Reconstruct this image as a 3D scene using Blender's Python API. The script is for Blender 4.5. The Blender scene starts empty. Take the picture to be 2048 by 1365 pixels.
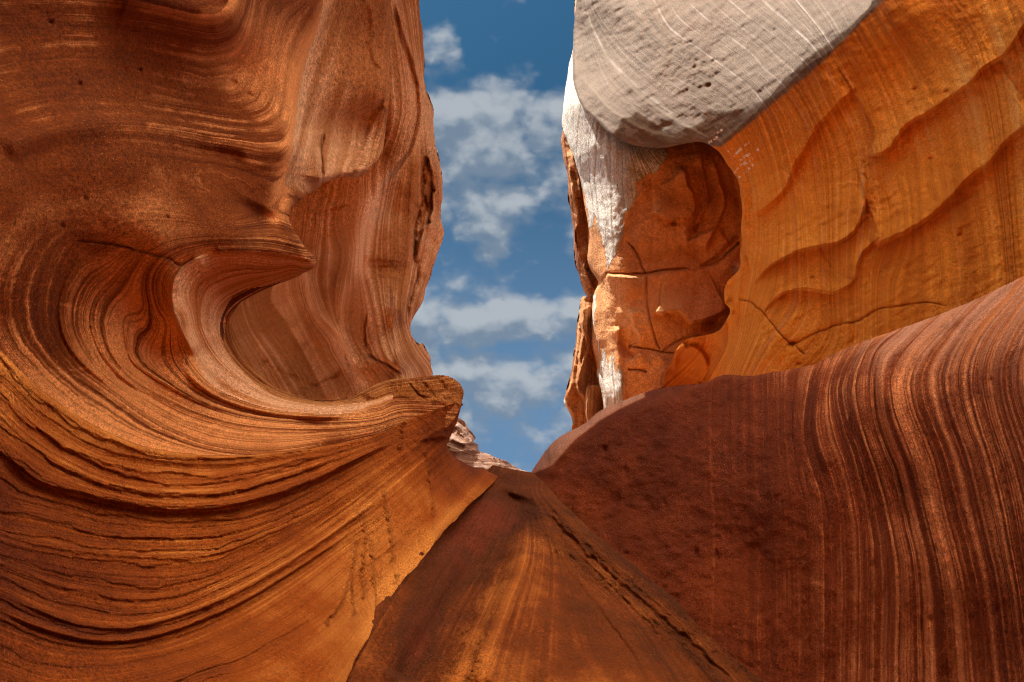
import bpy, math, random
import numpy as np
from mathutils import Vector, Matrix
from mathutils.geometry import tessellate_polygon

scene = bpy.context.scene
R = math.radians
RES = 2.4                      # mesh spacing of the rock faces (in 1/2048 of the frame width)

# ------------------------------------------------------------------ camera
PITCH = 50.0
CAM = np.array([0.0, 0.0, 1.6])
cam_data = bpy.data.cameras.new('camera')
cam = bpy.data.objects.new('camera', cam_data)
scene.collection.objects.link(cam)
cam.location = CAM
cam.rotation_euler = (R(90 + PITCH), 0, 0)
cam_data.sensor_width = 36.0
cam_data.lens = 20.0
cam_data.clip_start = 0.02
cam_data.clip_end = 4000
scene.camera = cam
FPX = 20.0 / 36.0 * 2048
CX, CY = 1024.0, 682.5
FWD = np.array([0, math.cos(R(PITCH)), math.sin(R(PITCH))])
UP = np.array([0, -math.sin(R(PITCH)), math.cos(R(PITCH))])
RIGHT = np.array([1.0, 0, 0])

# ------------------------------------------------------------------ view / exposure
scene.view_settings.view_transform = 'Standard'
scene.view_settings.look = 'None'
scene.view_settings.exposure = 2.20
scene.view_settings.gamma = 1.0
scene.render.engine = 'CYCLES'
scene.cycles.use_denoising = True
scene.cycles.denoising_prefilter = 'NONE'
scene.cycles.filter_width = 1.1
scene.cycles.max_bounces = 8
scene.cycles.diffuse_bounces = 5
scene.cycles.adaptive_threshold = 0.03
scene.cycles.sample_clamp_indirect = 6.0

# ------------------------------------------------------------------ sun
s_cam = np.array([-0.30, 0.90, 0.32])
SUN = s_cam[0] * RIGHT + s_cam[1] * UP + s_cam[2] * FWD
SUN /= np.linalg.norm(SUN)
sun_data = bpy.data.lights.new('sun', 'SUN')
sun_data.energy = 2.4
sun_data.angle = R(0.5)
sun_data.color = (1.0, 0.95, 0.86)
sun = bpy.data.objects.new('sun', sun_data)
scene.collection.objects.link(sun)
sun.rotation_euler = Vector(SUN).to_track_quat('Z', 'Y').to_euler()
SUN_EL = math.asin(SUN[2])
SUN_ROT = math.atan2(SUN[0], SUN[1])


# ------------------------------------------------------------------ node helper
class NT:
    def __init__(self, tree):
        self.t = tree
        tree.nodes.clear()

    def n(self, typ, **kw):
        nd = self.t.nodes.new(typ)
        for k, v in kw.items():
            setattr(nd, k, v)
        return nd

    def link(self, a, b):
        self.t.links.new(a, b)

    def put(self, sock, v):
        if hasattr(v, 'is_output'):
            self.t.links.new(v, sock)
        else:
            sock.default_value = v

    def math(self, op, a, b=0.0, c=0.0, clamp=False):
        nd = self.n('ShaderNodeMath', operation=op)
        nd.use_clamp = clamp
        self.put(nd.inputs[0], a)
        self.put(nd.inputs[1], b)
        if len(nd.inputs) > 2:
            self.put(nd.inputs[2], c)
        return nd.outputs[0]

    def vmath(self, op, a, b=(0, 0, 0)):
        nd = self.n('ShaderNodeVectorMath', operation=op)
        self.put(nd.inputs[0], a)
        if op == 'SCALE':
            self.put(nd.inputs['Scale'], b)
        else:
            self.put(nd.inputs[1], b)
        return nd.outputs['Value'] if op in ('DOT_PRODUCT', 'LENGTH') else nd.outputs[0]

    def mix(self, f, a, b, blend='MIX'):
        nd = self.n('ShaderNodeMix', data_type='RGBA', blend_type=blend)
        self.put(nd.inputs[0], f)
        self.put(nd.inputs[6], a)
        self.put(nd.inputs[7], b)
        return nd.outputs[2]

    def ramp(self, f, stops, interp='LINEAR'):
        nd = self.n('ShaderNodeValToRGB')
        cr = nd.color_ramp
        cr.interpolation = interp
        while len(cr.elements) < len(stops):
            cr.elements.new(0.5)
        for e, (p, c) in zip(cr.elements, stops):
            e.position = p
            e.color = tuple(c) + (1.0,) if len(c) == 3 else tuple(c)
        self.put(nd.inputs[0], f)
        return nd.outputs[0]

    def noise(self, vec, scale, detail=3.0, rough=0.55, dims='3D', w=None, dist=0.0, lac=2.0):
        nd = self.n('ShaderNodeTexNoise', noise_dimensions=dims)
        if vec is not None and dims != '1D':
            self.put(nd.inputs['Vector'], vec)
        if w is not None:
            self.put(nd.inputs['W'], w)
        self.put(nd.inputs['Scale'], scale)
        self.put(nd.inputs['Detail'], detail)
        self.put(nd.inputs['Roughness'], rough)
        self.put(nd.inputs['Lacunarity'], lac)
        self.put(nd.inputs['Distortion'], dist)
        return nd.outputs[0]

    def rng(self, v, a, b, c=0.0, d=1.0, smooth=True):
        nd = self.n('ShaderNodeMapRange', interpolation_type='SMOOTHSTEP' if smooth else 'LINEAR')
        self.put(nd.inputs[0], v)
        for i, x in zip((1, 2, 3, 4), (a, b, c, d)):
            self.put(nd.inputs[i], x)
        return nd.outputs[0]


# ------------------------------------------------------------------ sky
world = bpy.data.worlds.new('World')
scene.world = world
world.use_nodes = True
world.cycles.sampling_method = 'MANUAL'
world.cycles.sample_map_resolution = 256
w = NT(world.node_tree)
SKY_STRENGTH = 0.07
sky = w.n('ShaderNodeTexSky', sky_type='NISHITA')
sky.sun_disc = False
sky.sun_elevation = SUN_EL
sky.sun_rotation = SUN_ROT
sky.air_density = 1.0
sky.dust_density = 0.6
sky.ozone_density = 2.0
gen = w.n('ShaderNodeTexCoord').outputs['Generated']
# direction in a frame tilted towards the part of the sky over the canyon: u across, v upward
ud = w.vmath('DOT_PRODUCT', gen, tuple(RIGHT))
vd = w.vmath('DOT_PRODUCT', gen, tuple(UP))
fd = w.math('MAXIMUM', w.vmath('DOT_PRODUCT', gen, tuple(FWD)), 0.05)
u_ = w.math('DIVIDE', ud, fd)
v_ = w.math('DIVIDE', vd, fd)


def cloud_density(dv):
    vv = w.math('ADD', v_, dv)
    comb = w.n('ShaderNodeCombineXYZ')
    w.put(comb.inputs[0], u_)
    w.put(comb.inputs[1], w.math('MULTIPLY', vv, 1.35))
    comb.inputs[2].default_value = 7.4
    big = w.noise(comb.outputs[0], 5.0, 5.0, 0.55, dims='2D')
    warpn = w.n('ShaderNodeTexNoise', noise_dimensions='2D')
    w.put(warpn.inputs['Vector'], comb.outputs[0])
    warpn.inputs['Scale'].default_value = 14.0
    warpn.inputs['Detail'].default_value = 3.0
    pv = w.vmath('ADD', comb.outputs[0], w.vmath('SCALE', warpn.outputs['Color'], 0.05))
    vo = w.n('ShaderNodeTexVoronoi', feature='F1', voronoi_dimensions='2D')
    w.put(vo.inputs['Vector'], pv)
    vo.inputs['Scale'].default_value = 11.0
    vo.inputs['Detail'].default_value = 2.0
    vo.inputs['Roughness'].default_value = 0.5
    puff = w.math('SUBTRACT', 0.95, w.math('MULTIPLY', vo.outputs['Distance'], 0.75))
    d = w.math('ADD', w.math('MULTIPLY', big, 0.68), w.math('MULTIPLY', puff, 0.32))
    vv = w.math('ADD', vv, w.math('MULTIPLY', w.math('SUBTRACT', big, 0.5), 0.10))
    cov = w.ramp(w.rng(vv, -0.30, 0.70, 0, 1, smooth=False), [
        (0.00, (0.42,) * 3), (0.10, (0.44,) * 3), (0.16, (0.38,) * 3), (0.205, (0.60,) * 3), (0.25, (0.62,) * 3), (0.285, (0.42,) * 3),
        (0.31, (0.66,) * 3), (0.36, (0.66,) * 3), (0.385, (0.36,) * 3), (0.44, (0.22,) * 3), (0.475, (0.50,) * 3), (0.53, (0.70,) * 3),
        (0.58, (0.60,) * 3), (0.62, (0.70,) * 3), (0.71, (0.66,) * 3), (0.745, (0.44,) * 3), (0.80, (0.22,) * 3), (1.0, (0.22,) * 3)])
    return w.math('ADD', d, w.math('MULTIPLY', w.math('SUBTRACT', cov, 0.37), 0.62))


d0 = cloud_density(0.0)
d1 = cloud_density(0.035)
alpha = w.rng(d0, 0.39, 0.66)
lit = w.rng(w.math('SUBTRACT', d0, d1), -0.10, 0.20)
cloud_col = w.mix(lit, (0.62, 0.82, 1.08, 1), (1.50, 1.62, 1.74, 1))
blue = w.mix(1.0, sky.outputs[0], (0.125, 0.275, 0.30, 1), 'MULTIPLY')
low = w.rng(v_, -0.22, 0.45)
blue = w.mix(low, w.mix(0.85, blue, (0.50, 0.92, 1.52, 1)), blue)
skycol = w.mix(w.math('MULTIPLY', alpha, 0.86), blue, cloud_col)
# away from the deep blue patch an unseen warm fill glow is added, high behind the viewer
away = w.rng(w.vmath('DOT_PRODUCT', gen, tuple(FWD)), 0.80, 0.45)
FILL_DIR = Vector((0.15, -0.66, 0.74)).normalized()
bd = w.vmath('DOT_PRODUCT', gen, tuple(FILL_DIR))
bright = w.mix(w.rng(bd, 0.50, 0.96), (2.7, 2.9, 3.1, 1), (21.0, 17.5, 12.6, 1))
skycol = w.mix(away, skycol, bright)
bg = w.n('ShaderNodeBackground')
w.put(bg.inputs[0], skycol)
bg.inputs[1].default_value = SKY_STRENGTH
wo = w.n('ShaderNodeOutputWorld')
w.link(bg.outputs[0], wo.inputs[0])


# ------------------------------------------------------------------ numeric helpers
def hash3(ix, iy, iz, seed):
    h = (ix * 374761393 + iy * 668265263 + iz * 2147483647 + seed * 974634721) & 0xFFFFFFFF
    h = ((h ^ (h >> 13)) * 1274126177) & 0xFFFFFFFF
    h = ((h ^ (h >> 16)) * 2246822519) & 0xFFFFFFFF
    return ((h ^ (h >> 15)) & 0xFFFFFF) / float(0xFFFFFF)


def vnoise(P, seed=0):
    f = np.floor(P)
    t = P - f
    t = t * t * t * (t * (t * 6 - 15) + 10)
    i = f.astype(np.int64)
    out = 0
    for a in (0, 1):
        wx = t[:, 0] if a else 1 - t[:, 0]
        for b in (0, 1):
            wy = t[:, 1] if b else 1 - t[:, 1]
            for c in (0, 1):
                wz = t[:, 2] if c else 1 - t[:, 2]
                out = out + wx * wy * wz * hash3(i[:, 0] + a, i[:, 1] + b, i[:, 2] + c, seed)
    return out * 2 - 1


def fbm(P, octaves=4, seed=0, gain=0.5):
    o, a, q = 0, 1.0, P
    for k in range(octaves):
        o = o + a * vnoise(q + 17.3 * k, seed + k)
        a *= gain
        q = q * 2.03
    return o


def smooth_line(pts, step=6.0):
    p = np.array(pts, float)
    if len(p) < 3:
        n = max(2, int(np.linalg.norm(p[1] - p[0]) / step))
        t = np.linspace(0, 1, n)[:, None]
        return p[0] * (1 - t) + p[1] * t
    q = np.vstack([2 * p[0] - p[1], p, 2 * p[-1] - p[-2]])
    out = []
    for i in range(1, len(q) - 2):
        p0, p1, p2, p3 = q[i - 1], q[i], q[i + 1], q[i + 2]
        n = max(1, int(np.linalg.norm(p2 - p1) / step))
        d1 = max(np.linalg.norm(p1 - p0), 1e-3) ** 0.5
        d2 = max(np.linalg.norm(p2 - p1), 1e-3) ** 0.5
        d3 = max(np.linalg.norm(p3 - p2), 1e-3) ** 0.5
        m1 = (p1 - p0) / d1 - (p2 - p0) / (d1 + d2) + (p2 - p1) / d2
        m2 = (p2 - p1) / d2 - (p3 - p1) / (d2 + d3) + (p3 - p2) / d3
        m1, m2 = m1 * d2, m2 * d2
        for k in range(n):
            t = k / n
            out.append((2 * t**3 - 3 * t**2 + 1) * p1 + (t**3 - 2 * t**2 + t) * m1 + (-2 * t**3 + 3 * t**2) * p2 + (t**3 - t**2) * m2)
    out.append(p[-1])
    return np.array(out)


def tps(pts, vals, lam=1e-4):
    p = np.array(pts, float) / 1000.0
    n = len(p)
    r2 = ((p[:, None] - p[None]) ** 2).sum(-1)
    K = np.where(r2 > 0, 0.5 * r2 * np.log(r2 + 1e-20), 0) + lam * np.eye(n)
    A = np.zeros((n + 3, n + 3))
    A[:n, :n] = K
    A[:n, n] = 1
    A[:n, n + 1:] = p
    A[n:, :n] = A[:n, n:].T
    b = np.zeros(n + 3)
    b[:n] = vals
    c = np.linalg.lstsq(A, b, rcond=None)[0]

    def ev(q):
        q = q / 1000.0
        out = c[n] + q @ c[n + 1:]
        for a in range(0, n, 64):
            rr = ((q[:, None] - p[None, a:a + 64]) ** 2).sum(-1)
            out += (0.5 * rr * np.log(rr + 1e-20)) @ c[a:min(n, a + 64)]
        return out
    return ev


def grid_field(ev, gx, gy, coarse=10.0):
    x0, x1, y0, y1 = gx[0], gx[-1], gy[0], gy[-1]
    nx, ny = int((x1 - x0) / coarse) + 2, int((y1 - y0) / coarse) + 2
    cx, cy = np.linspace(x0, x1, nx), np.linspace(y0, y1, ny)
    XX, YY = np.meshgrid(cx, cy)
    v = ev(np.stack([XX.ravel(), YY.ravel()], 1)).reshape(ny, nx)
    fx = np.clip((gx - x0) / (x1 - x0) * (nx - 1), 0, nx - 1.001)
    fy = np.clip((gy - y0) / (y1 - y0) * (ny - 1), 0, ny - 1.001)
    ix, iy = fx.astype(int), fy.astype(int)
    tx, ty = (fx - ix)[None, :], (fy - iy)[:, None]
    a = v[np.ix_(iy, ix)]
    b = v[np.ix_(iy, ix + 1)]
    c = v[np.ix_(iy + 1, ix)]
    d = v[np.ix_(iy + 1, ix + 1)]
    return (a * (1 - tx) + b * tx) * (1 - ty) + (c * (1 - tx) + d * tx) * ty


def in_poly(X, Y, poly):
    """even-odd test for regular grid rows; X (nx), Y (ny)"""
    out = np.zeros((len(Y), len(X)), bool)
    a, b = poly, np.roll(poly, -1, 0)
    for j, y in enumerate(Y):
        m = (a[:, 1] <= y) != (b[:, 1] <= y)
        if not m.any():
            continue
        xs = np.sort(a[m, 0] + (y - a[m, 1]) / (b[m, 1] - a[m, 1]) * (b[m, 0] - a[m, 0]))
        out[j] = (np.searchsorted(xs, X) % 2) == 1
    return out


def pt_in_poly(P, poly):
    a, b = poly, np.roll(poly, -1, 0)
    out = np.zeros(len(P), bool)
    for k in range(len(a)):
        c = (a[k, 1] <= P[:, 1]) != (b[k, 1] <= P[:, 1])
        if c.any():
            xs = a[k, 0] + (P[c, 1] - a[k, 1]) / (b[k, 1] - a[k, 1]) * (b[k, 0] - a[k, 0])
            out[c] ^= P[c, 0] < xs
    return out


def dist_line(P, line):
    """distance, signed side (+ = right hand when walking the line, image y down), position 0..1, nearest point"""
    best = np.full(len(P), 1e18)
    side = np.zeros(len(P))
    tt = np.zeros(len(P))
    near = np.zeros_like(P)
    L = np.r_[0, np.cumsum(np.linalg.norm(np.diff(line, axis=0), axis=1))]
    for k in range(len(line) - 1):
        a, e = line[k], line[k + 1] - line[k]
        l2 = max(e @ e, 1e-9)
        q = P - a
        t = np.clip((q @ e) / l2, 0, 1)
        r = q - t[:, None] * e
        d2 = (r * r).sum(1)
        m = d2 < best
        best[m] = d2[m]
        side[m] = (e[0] * q[m, 1] - e[1] * q[m, 0])
        tt[m] = (L[k] + t[m] * math.sqrt(l2)) / L[-1]
        near[m] = (a + t[:, None] * e)[m]
    return np.sqrt(best), np.sign(side), tt, near


def sstep(x):
    x = np.clip(x, 0, 1)
    return x * x * (3 - 2 * x)


def strata_table(seed, ledges=0.6, n=8192, lo=-20.0, hi=80.0):
    rs = np.random.RandomState(seed)
    s = np.linspace(lo, hi, n)
    h = np.zeros(n)
    for f, a in ((0.22, 1.0), (0.55, 0.7), (1.3, 0.45), (2.9, 0.26), (6.1, 0.14)):
        k = rs.rand(int((hi - lo) * f) + 4) * 2 - 1
        x = (s - lo) * f
        i = x.astype(int)
        t = x - i
        t = t * t * (3 - 2 * t)
        h += a * (k[i] * (1 - t) + k[i + 1] * t)
    pos = lo
    led = np.zeros(n)
    while pos < hi:
        wd = 0.35 + rs.rand() ** 1.6 * 1.6
        x = (s - pos) / wd
        m = (x >= 0) & (x < 1)
        led[m] = (0.35 + 0.65 * rs.rand()) * wd * (x[m] ** 1.5)
        pos += wd
    return s, h + ledges * led


def unproject(px, py, d):
    return (CAM[None] + ((px - CX) / FPX * d)[:, None] * RIGHT[None] + (-(py - CY) / FPX * d)[:, None] * UP[None] + d[:, None] * FWD[None])


def to_world(px, py, d):
    return unproject(np.array([float(px)]), np.array([float(py)]), np.array([float(d)]))[0]


def tag(o, label=None, cat=None, kind=None, group=None):
    if label:
        o['label'] = label
    if cat:
        o['category'] = cat
    if kind:
        o['kind'] = kind
    if group:
        o['group'] = group
    return o


def mesh_object(name, verts, faces, mat, parent=None, normals=None, attrs=None, smooth=True):
    me = bpy.data.meshes.new(name)
    verts = np.asarray(verts, np.float32)
    quads = [f for f in (faces if isinstance(faces, list) else [faces]) if len(f)]
    nl = sum(f.size for f in quads)
    npoly = sum(len(f) for f in quads)
    me.vertices.add(len(verts))
    me.vertices.foreach_set('co', verts.ravel())
    me.loops.add(nl)
    me.loops.foreach_set('vertex_index', np.concatenate([f.ravel() for f in quads]).astype(np.int32))
    me.polygons.add(npoly)
    starts, tot = [], 0
    for f in quads:
        starts.append(tot + np.arange(len(f)) * f.shape[1])
        tot += f.size
    me.polygons.foreach_set('loop_start', np.concatenate(starts).astype(np.int32))
    for k, v in (attrs or {}).items():
        a = me.attributes.new(k, 'FLOAT', 'POINT')
        a.data.foreach_set('value', np.asarray(v, np.float32))
    me.update(calc_edges=True)
    me.validate()
    if smooth:
        me.polygons.foreach_set('use_smooth', np.ones(npoly, bool))
    if normals is not None:
        me.normals_split_custom_set_from_vertices(np.asarray(normals, np.float32))
    me.materials.append(mat)
    o = bpy.data.objects.new(name, me)
    scene.collection.objects.link(o)
    if parent is not None:
        o.parent = parent
    return o


# ------------------------------------------------------------------ rock face builder
class Rock:
    """A rock mass: a dense eroded face with its own outline, distance and thickness, closed at the back."""

    def __init__(self, outline, depth, strata=(), seed=1, res=None, smooth=True, jag=1.2, lam=2e-5):
        self.seed = seed
        res = res or RES
        ol = smooth_line(list(outline) + [outline[0]], 8.0)[:-1] if smooth else np.array(outline, float)
        if jag:
            q = np.c_[ol / 22.0, np.full(len(ol), seed * 3.7)]
            ol = ol + jag * np.c_[fbm(q, 3, seed), fbm(q + 50, 3, seed + 9)]
        self.ol = ol
        x0, y0 = ol.min(0) - res
        x1, y1 = ol.max(0) + res
        # fine mesh inside the field of view, coarser on the parts that run on beyond it
        def axis(a, b, lo, hi):
            c = [np.arange(lo - 9, a - 9, -9.0)[::-1]] if a < lo else []
            m0, m1 = max(a, lo), min(b, hi)
            c.append(np.arange(m0, m1 + res, res))
            if b > hi:
                c.append(np.arange(c[-1][-1] + 9, b + 9, 9.0))
            return np.concatenate(c)
        self.gx = axis(x0, x1, -40, 2090)
        self.gy = axis(y0, y1, -40, 1405)
        fx, fy = np.clip(self.gx, -70, 2118), np.clip(self.gy, -70, 1435)
        nx, ny = len(self.gx), len(self.gy)
        ins = in_poly(self.gx, self.gy, ol)
        cell = ins[:-1, :-1] | ins[1:, :-1] | ins[:-1, 1:] | ins[1:, 1:]
        # drop cells touched by one corner only
        cnt = ins[:-1, :-1].astype(int) + ins[1:, :-1] + ins[:-1, 1:] + ins[1:, 1:]
        cell &= cnt >= 2
        used = np.zeros((ny, nx), bool)
        for a in (slice(0, -1), slice(1, None)):
            for b in (slice(0, -1), slice(1, None)):
                used[a, b] |= cell
        idx = -np.ones((ny, nx), np.int64)
        idx[used] = np.arange(used.sum())
        X, Y = np.meshgrid(self.gx, self.gy)
        P = np.stack([X[used], Y[used]], 1)
        out = ~ins[used]
        if out.any():
            _, _, _, nr = dist_line(P[out], np.vstack([ol, ol[:1]]))
            P[out] = nr
        self.used, self.P, self.n = used, P, len(P)
        jj, ii = np.nonzero(cell)
        self.faces = np.stack([idx[jj, ii], idx[jj + 1, ii], idx[jj + 1, ii + 1], idx[jj, ii + 1]], 1)
        dp = np.array(depth, float)
        self.d = grid_field(tps(dp[:, :2], dp[:, 2], lam), fx, fy)[used]
        # beyond the field of view the walls close in round the viewer
        ox = np.maximum(np.maximum(-70 - P[:, 0], P[:, 0] - 2118), 0)
        oy = np.maximum(P[:, 1] - 1435, 0)
        self.d *= 1 - 0.28 * np.clip(np.hypot(ox, oy) / 420.0, 0, 1)
        self.dm = float(np.median(self.d))
        if strata:
            pts, vals = [], []
            for sv, line in strata:
                l = smooth_line(line, 30.0)
                pts.append(l)
                vals.append(np.full(len(l), float(sv)))
            pts, vals = np.vstack(pts), np.concatenate(vals)
            self.s = grid_field(tps(pts, vals, 2e-4), fx, fy)[used]
        else:
            self.s = self.P[:, 1] / 40.0
        self.attrs = {}

    def box(self, line, m):
        return ((self.P[:, 0] > line[:, 0].min() - m) & (self.P[:, 0] < line[:, 0].max() + m) &
                (self.P[:, 1] > line[:, 1].min() - m) & (self.P[:, 1] < line[:, 1].max() + m))

    def _line(self, pts, jag):
        l = smooth_line(pts, 5.0)
        if jag:
            q = np.c_[l / 14.0, np.full(len(l), self.seed * 1.3)]
            l = l + jag * np.c_[fbm(q, 3, self.seed + 3), fbm(q + 31, 3, self.seed + 5)]
        return l

    def ridge(self, pts, amp, w, taper=0.1, jag=0.0, sharp=2.0):
        l = self._line(pts, jag)
        m = self.box(l, 3 * w)
        d, _, t, _ = dist_line(self.P[m], l)
        tp = np.clip(np.minimum(t, 1 - t) / max(taper, 1e-6), 0, 1) if taper else 1.0
        self.d[m] -= amp * self.d[m] * np.exp(-(d / w) ** sharp) * sstep(tp)
        return self

    def groove(self, pts, amp, w, taper=0.06, jag=1.5):
        return self.ridge(pts, -amp, w, taper, jag)

    def step(self, pts, amp, reach, soft=3.0, side='L', taper=0.1, jag=0.0, p=1.5):
        """the given side of the line stands proud of the other by amp, fading out over reach"""
        l = self._line(pts, jag)
        m = self.box(l, 3.2 * reach)
        d, sg, t, _ = dist_line(self.P[m], l)
        sd = d * sg * (1 if side == 'R' else -1)
        tp = np.clip(np.minimum(t, 1 - t) / max(taper, 1e-6), 0, 1) if taper else np.ones_like(t)
        f = sstep((sd + soft) / (2 * soft)) * np.exp(-(np.maximum(sd, 0) / reach) ** p)
        self.d[m] -= amp * self.d[m] * f * sstep(tp)
        return self

    def bump(self, x, y, rx, ry, amp, rot=0.0, p=2.0):
        c, s = math.cos(R(rot)), math.sin(R(rot))
        q = self.P - np.array([x, y])
        a = (q[:, 0] * c + q[:, 1] * s) / rx
        b = (-q[:, 0] * s + q[:, 1] * c) / ry
        self.d -= amp * self.d * np.exp(-(a * a + b * b) ** (p / 2))
        return self

    def roll(self, pts, w, amt):
        """roll the face away from the viewer towards a silhouette line"""
        l = smooth_line(pts, 5.0)
        m = self.box(l, w)
        d, _, _, _ = dist_line(self.P[m], l)
        x = np.clip(1 - d / w, 0, 1)
        self.d[m] += amt * (1 - np.sqrt(np.maximum(1 - x * x, 0)))
        return self

    def facets(self, n, amp, poly, seed, minlen=0.25):
        rs = np.random.RandomState(seed)
        poly = np.array(poly, float)
        m = pt_in_poly(self.P, poly)
        P = self.P[m]
        lo, hi = poly.min(0), poly.max(0)
        best = np.full(len(P), -1e9)
        for k in range(n):
            c = lo + rs.rand(2) * (hi - lo)
            ang = rs.rand() * 2 * math.pi
            g = (minlen + rs.rand()) * amp
            q = P - c
            r = np.hypot(q[:, 0], q[:, 1])
            pl = (q[:, 0] * math.cos(ang) + q[:, 1] * math.sin(ang)) / 60.0 * g - (r / 60.0) * amp * 1.1
            best = np.maximum(best, pl)
        edge = np.ones(len(P))
        dd, _, _, _ = dist_line(P, np.vstack([poly, poly[:1]]))
        edge = sstep(dd / 14.0)
        self.d[m] -= best * self.d[m] * edge
        return self

    def noise(self, amp, wl, octaves=4, seed=0, mask=None, stretch=None):
        q = np.c_[self.P / wl, self.d / self.dm * FPX / wl * 0.5]
        if stretch is not None:       # stretched along the beds
            q = np.c_[self.s * stretch, self.P / wl * 0.35]
        v = fbm(q, octaves, self.seed * 7 + seed)
        if mask is not None:
            v = v * mask
        self.d += amp * self.d * v
        return self

    def ledges(self, amp, seed, ledges=0.6, wobble=0.12, wl=45.0, mask=None, scale=1.0):
        sv, hv = strata_table(seed, ledges)
        s = self.s * scale + wobble * fbm(np.c_[self.P / wl, np.full(self.n, seed * 1.0)], 3, seed)
        h = np.interp(s, sv, hv)
        if mask is not None:
            h = h * mask
        self.d -= amp * self.d * h
        return self

    def mask(self, poly, soft=12.0, jag=0.0, seed=0):
        poly = np.array(poly, float)
        P = self.P
        if jag:
            P = P + jag * np.c_[fbm(np.c_[P / 30.0, np.full(self.n, seed + .5)], 3, seed), fbm(np.c_[P / 30.0, np.full(self.n, seed + 7.5)], 3, seed + 4)]
        m = pt_in_poly(P, poly)
        lo, hi = poly.min(0) - soft, poly.max(0) + soft
        near = (P > lo).all(1) & (P < hi).all(1)
        out = np.zeros(self.n)
        dd, _, _, _ = dist_line(P[near], np.vstack([poly, poly[:1]]))
        sd = np.where(m[near], dd, -dd)
        out[near] = sstep((sd + soft) / (2 * soft))
        return out

    def fieldmap(self, pts):
        p = np.array(pts, float)
        return grid_field(tps(p[:, :2], p[:, 2], 1e-3), np.clip(self.gx, -70, 2118), np.clip(self.gy, -70, 1435))[self.used]

    def line_mask(self, pts, w, jag=0.0):
        l = self._line(pts, jag)
        m = self.box(l, 3 * w)
        out = np.zeros(self.n)
        d, _, t, _ = dist_line(self.P[m], l)
        out[m] = np.exp(-(d / w) ** 2)
        return out

    def build(self, name, mats, label, cat, parts=(), thick=2.0, kind=None):
        """mats: one material or a list (last = the rest). parts: (name, polygon, material, label)."""
        V = unproject(self.P[:, 0], self.P[:, 1], self.d)
        F = self.faces
        # vertex normals of the whole face
        a, b, c, d = V[F[:, 0]], V[F[:, 1]], V[F[:, 2]], V[F[:, 3]]
        fn = np.cross(c - a, d - b)
        N = np.zeros_like(V)
        for k in range(4):
            np.add.at(N, F[:, k], fn)
        ln = np.linalg.norm(N, axis=1, keepdims=True)
        N = N / np.maximum(ln, 1e-12)
        flip = ((N * (V - CAM)).sum(1) > 0).mean() > 0.5
        if flip:
            N = -N
            F = F[:, ::-1]
        at = dict(self.attrs)
        at['s'] = self.s
        # which part owns each face
        owner = np.zeros(len(F), int)
        cen = self.P[F].mean(1)
        for k, pt in enumerate(parts):
            m = pt_in_poly(cen, np.array(smooth_line(list(pt[1]) + [pt[1][0]], 8.0))) & (owner == 0)
            owner[m] = k + 1
        # root mesh = whatever no part owns, plus the flanks and back that close the mass
        e = np.vstack([F[:, [0, 1]], F[:, [1, 2]], F[:, [2, 3]], F[:, [3, 0]]])
        key = np.minimum(e[:, 0], e[:, 1]) * (self.n + 1) + np.maximum(e[:, 0], e[:, 1])
        _, inv, ct = np.unique(key, return_inverse=True, return_counts=True)
        be = e[ct[inv] == 1]
        bverts = np.unique(be)
        T = thick
        nb = len(bverts)
        lut = {int(v): i for i, v in enumerate(bverts)}
        b0 = np.array([lut[int(v)] for v in be[:, 0]])
        b1 = np.array([lut[int(v)] for v in be[:, 1]])
        F0 = F[owner == 0]
        usedv, inv0 = np.unique(F0, return_inverse=True)
        F0 = inv0.reshape(F0.shape)
        n0 = len(usedv)
        # the flank runs back from the rim in rings, drawing in a little so that it stays behind the face
        pb = self.P[bverts]
        inw = np.zeros((nb, 2))
        ed2 = pb[b1] - pb[b0]
        nn = np.c_[-ed2[:, 1], ed2[:, 0]]
        area = (pb[b0, 0] * pb[b1, 1] - pb[b1, 0] * pb[b0, 1]).sum()
        nn = nn if area > 0 else -nn
        np.add.at(inw, b0, nn)
        np.add.at(inw, b1, nn)
        inw /= np.maximum(np.linalg.norm(inw, axis=1, keepdims=True), 1e-9)
        rings = []
        fr = (0.0, 0.05, 0.14, 0.3, 0.55, 1.0)
        db = self.d[bverts]
        for q in fr:
            off = 9.0 * q ** 0.5 * (1.0 + 0.6 * vnoise(np.c_[pb / 25.0, np.full(nb, 7 * q)], self.seed + 31))
            pq = pb + inw * off[:, None]
            dq = db + T * q * (1 + 0.15 * vnoise(np.c_[pb / 60.0, np.full(nb, 3 + 5 * q)], self.seed + 33)) if q else db
            rings.append(unproject(pq[:, 0], pq[:, 1], dq))
        ri = [n0 + k * nb + np.arange(nb) for k in range(len(fr))]
        skirts = [np.stack([ri[k][b1], ri[k][b0], ri[k + 1][b0], ri[k + 1][b1]], 1) for k in range(len(fr) - 1)]
        bki = ri[-1]
        # order rim loops for the back cap
        nxt = {}
        for p, q in zip(b0, b1):
            nxt.setdefault(int(p), []).append(int(q))
        seen, tris = set(), []
        for st in range(nb):
            if st in seen:
                continue
            loop, cur = [], st
            while cur not in seen:
                seen.add(cur)
                loop.append(cur)
                cand = [q for q in nxt.get(cur, []) if q not in seen]
                if not cand:
                    break
                cur = cand[0]
            if len(loop) > 12:
                pl = [Vector((self.P[bverts[i], 0], self.P[bverts[i], 1], 0)) for i in loop]
                for t in tessellate_polygon([pl]):
                    tris.append([bki[loop[t[0]]], bki[loop[t[1]]], bki[loop[t[2]]]])
        tris = np.array(tris) if tris else np.zeros((0, 3), int)
        Vall = np.vstack([V[usedv]] + rings)
        Nall = np.vstack([N[usedv], np.zeros((nb * len(rings), 3))])       # zero: the flanks keep their own normals
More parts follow.
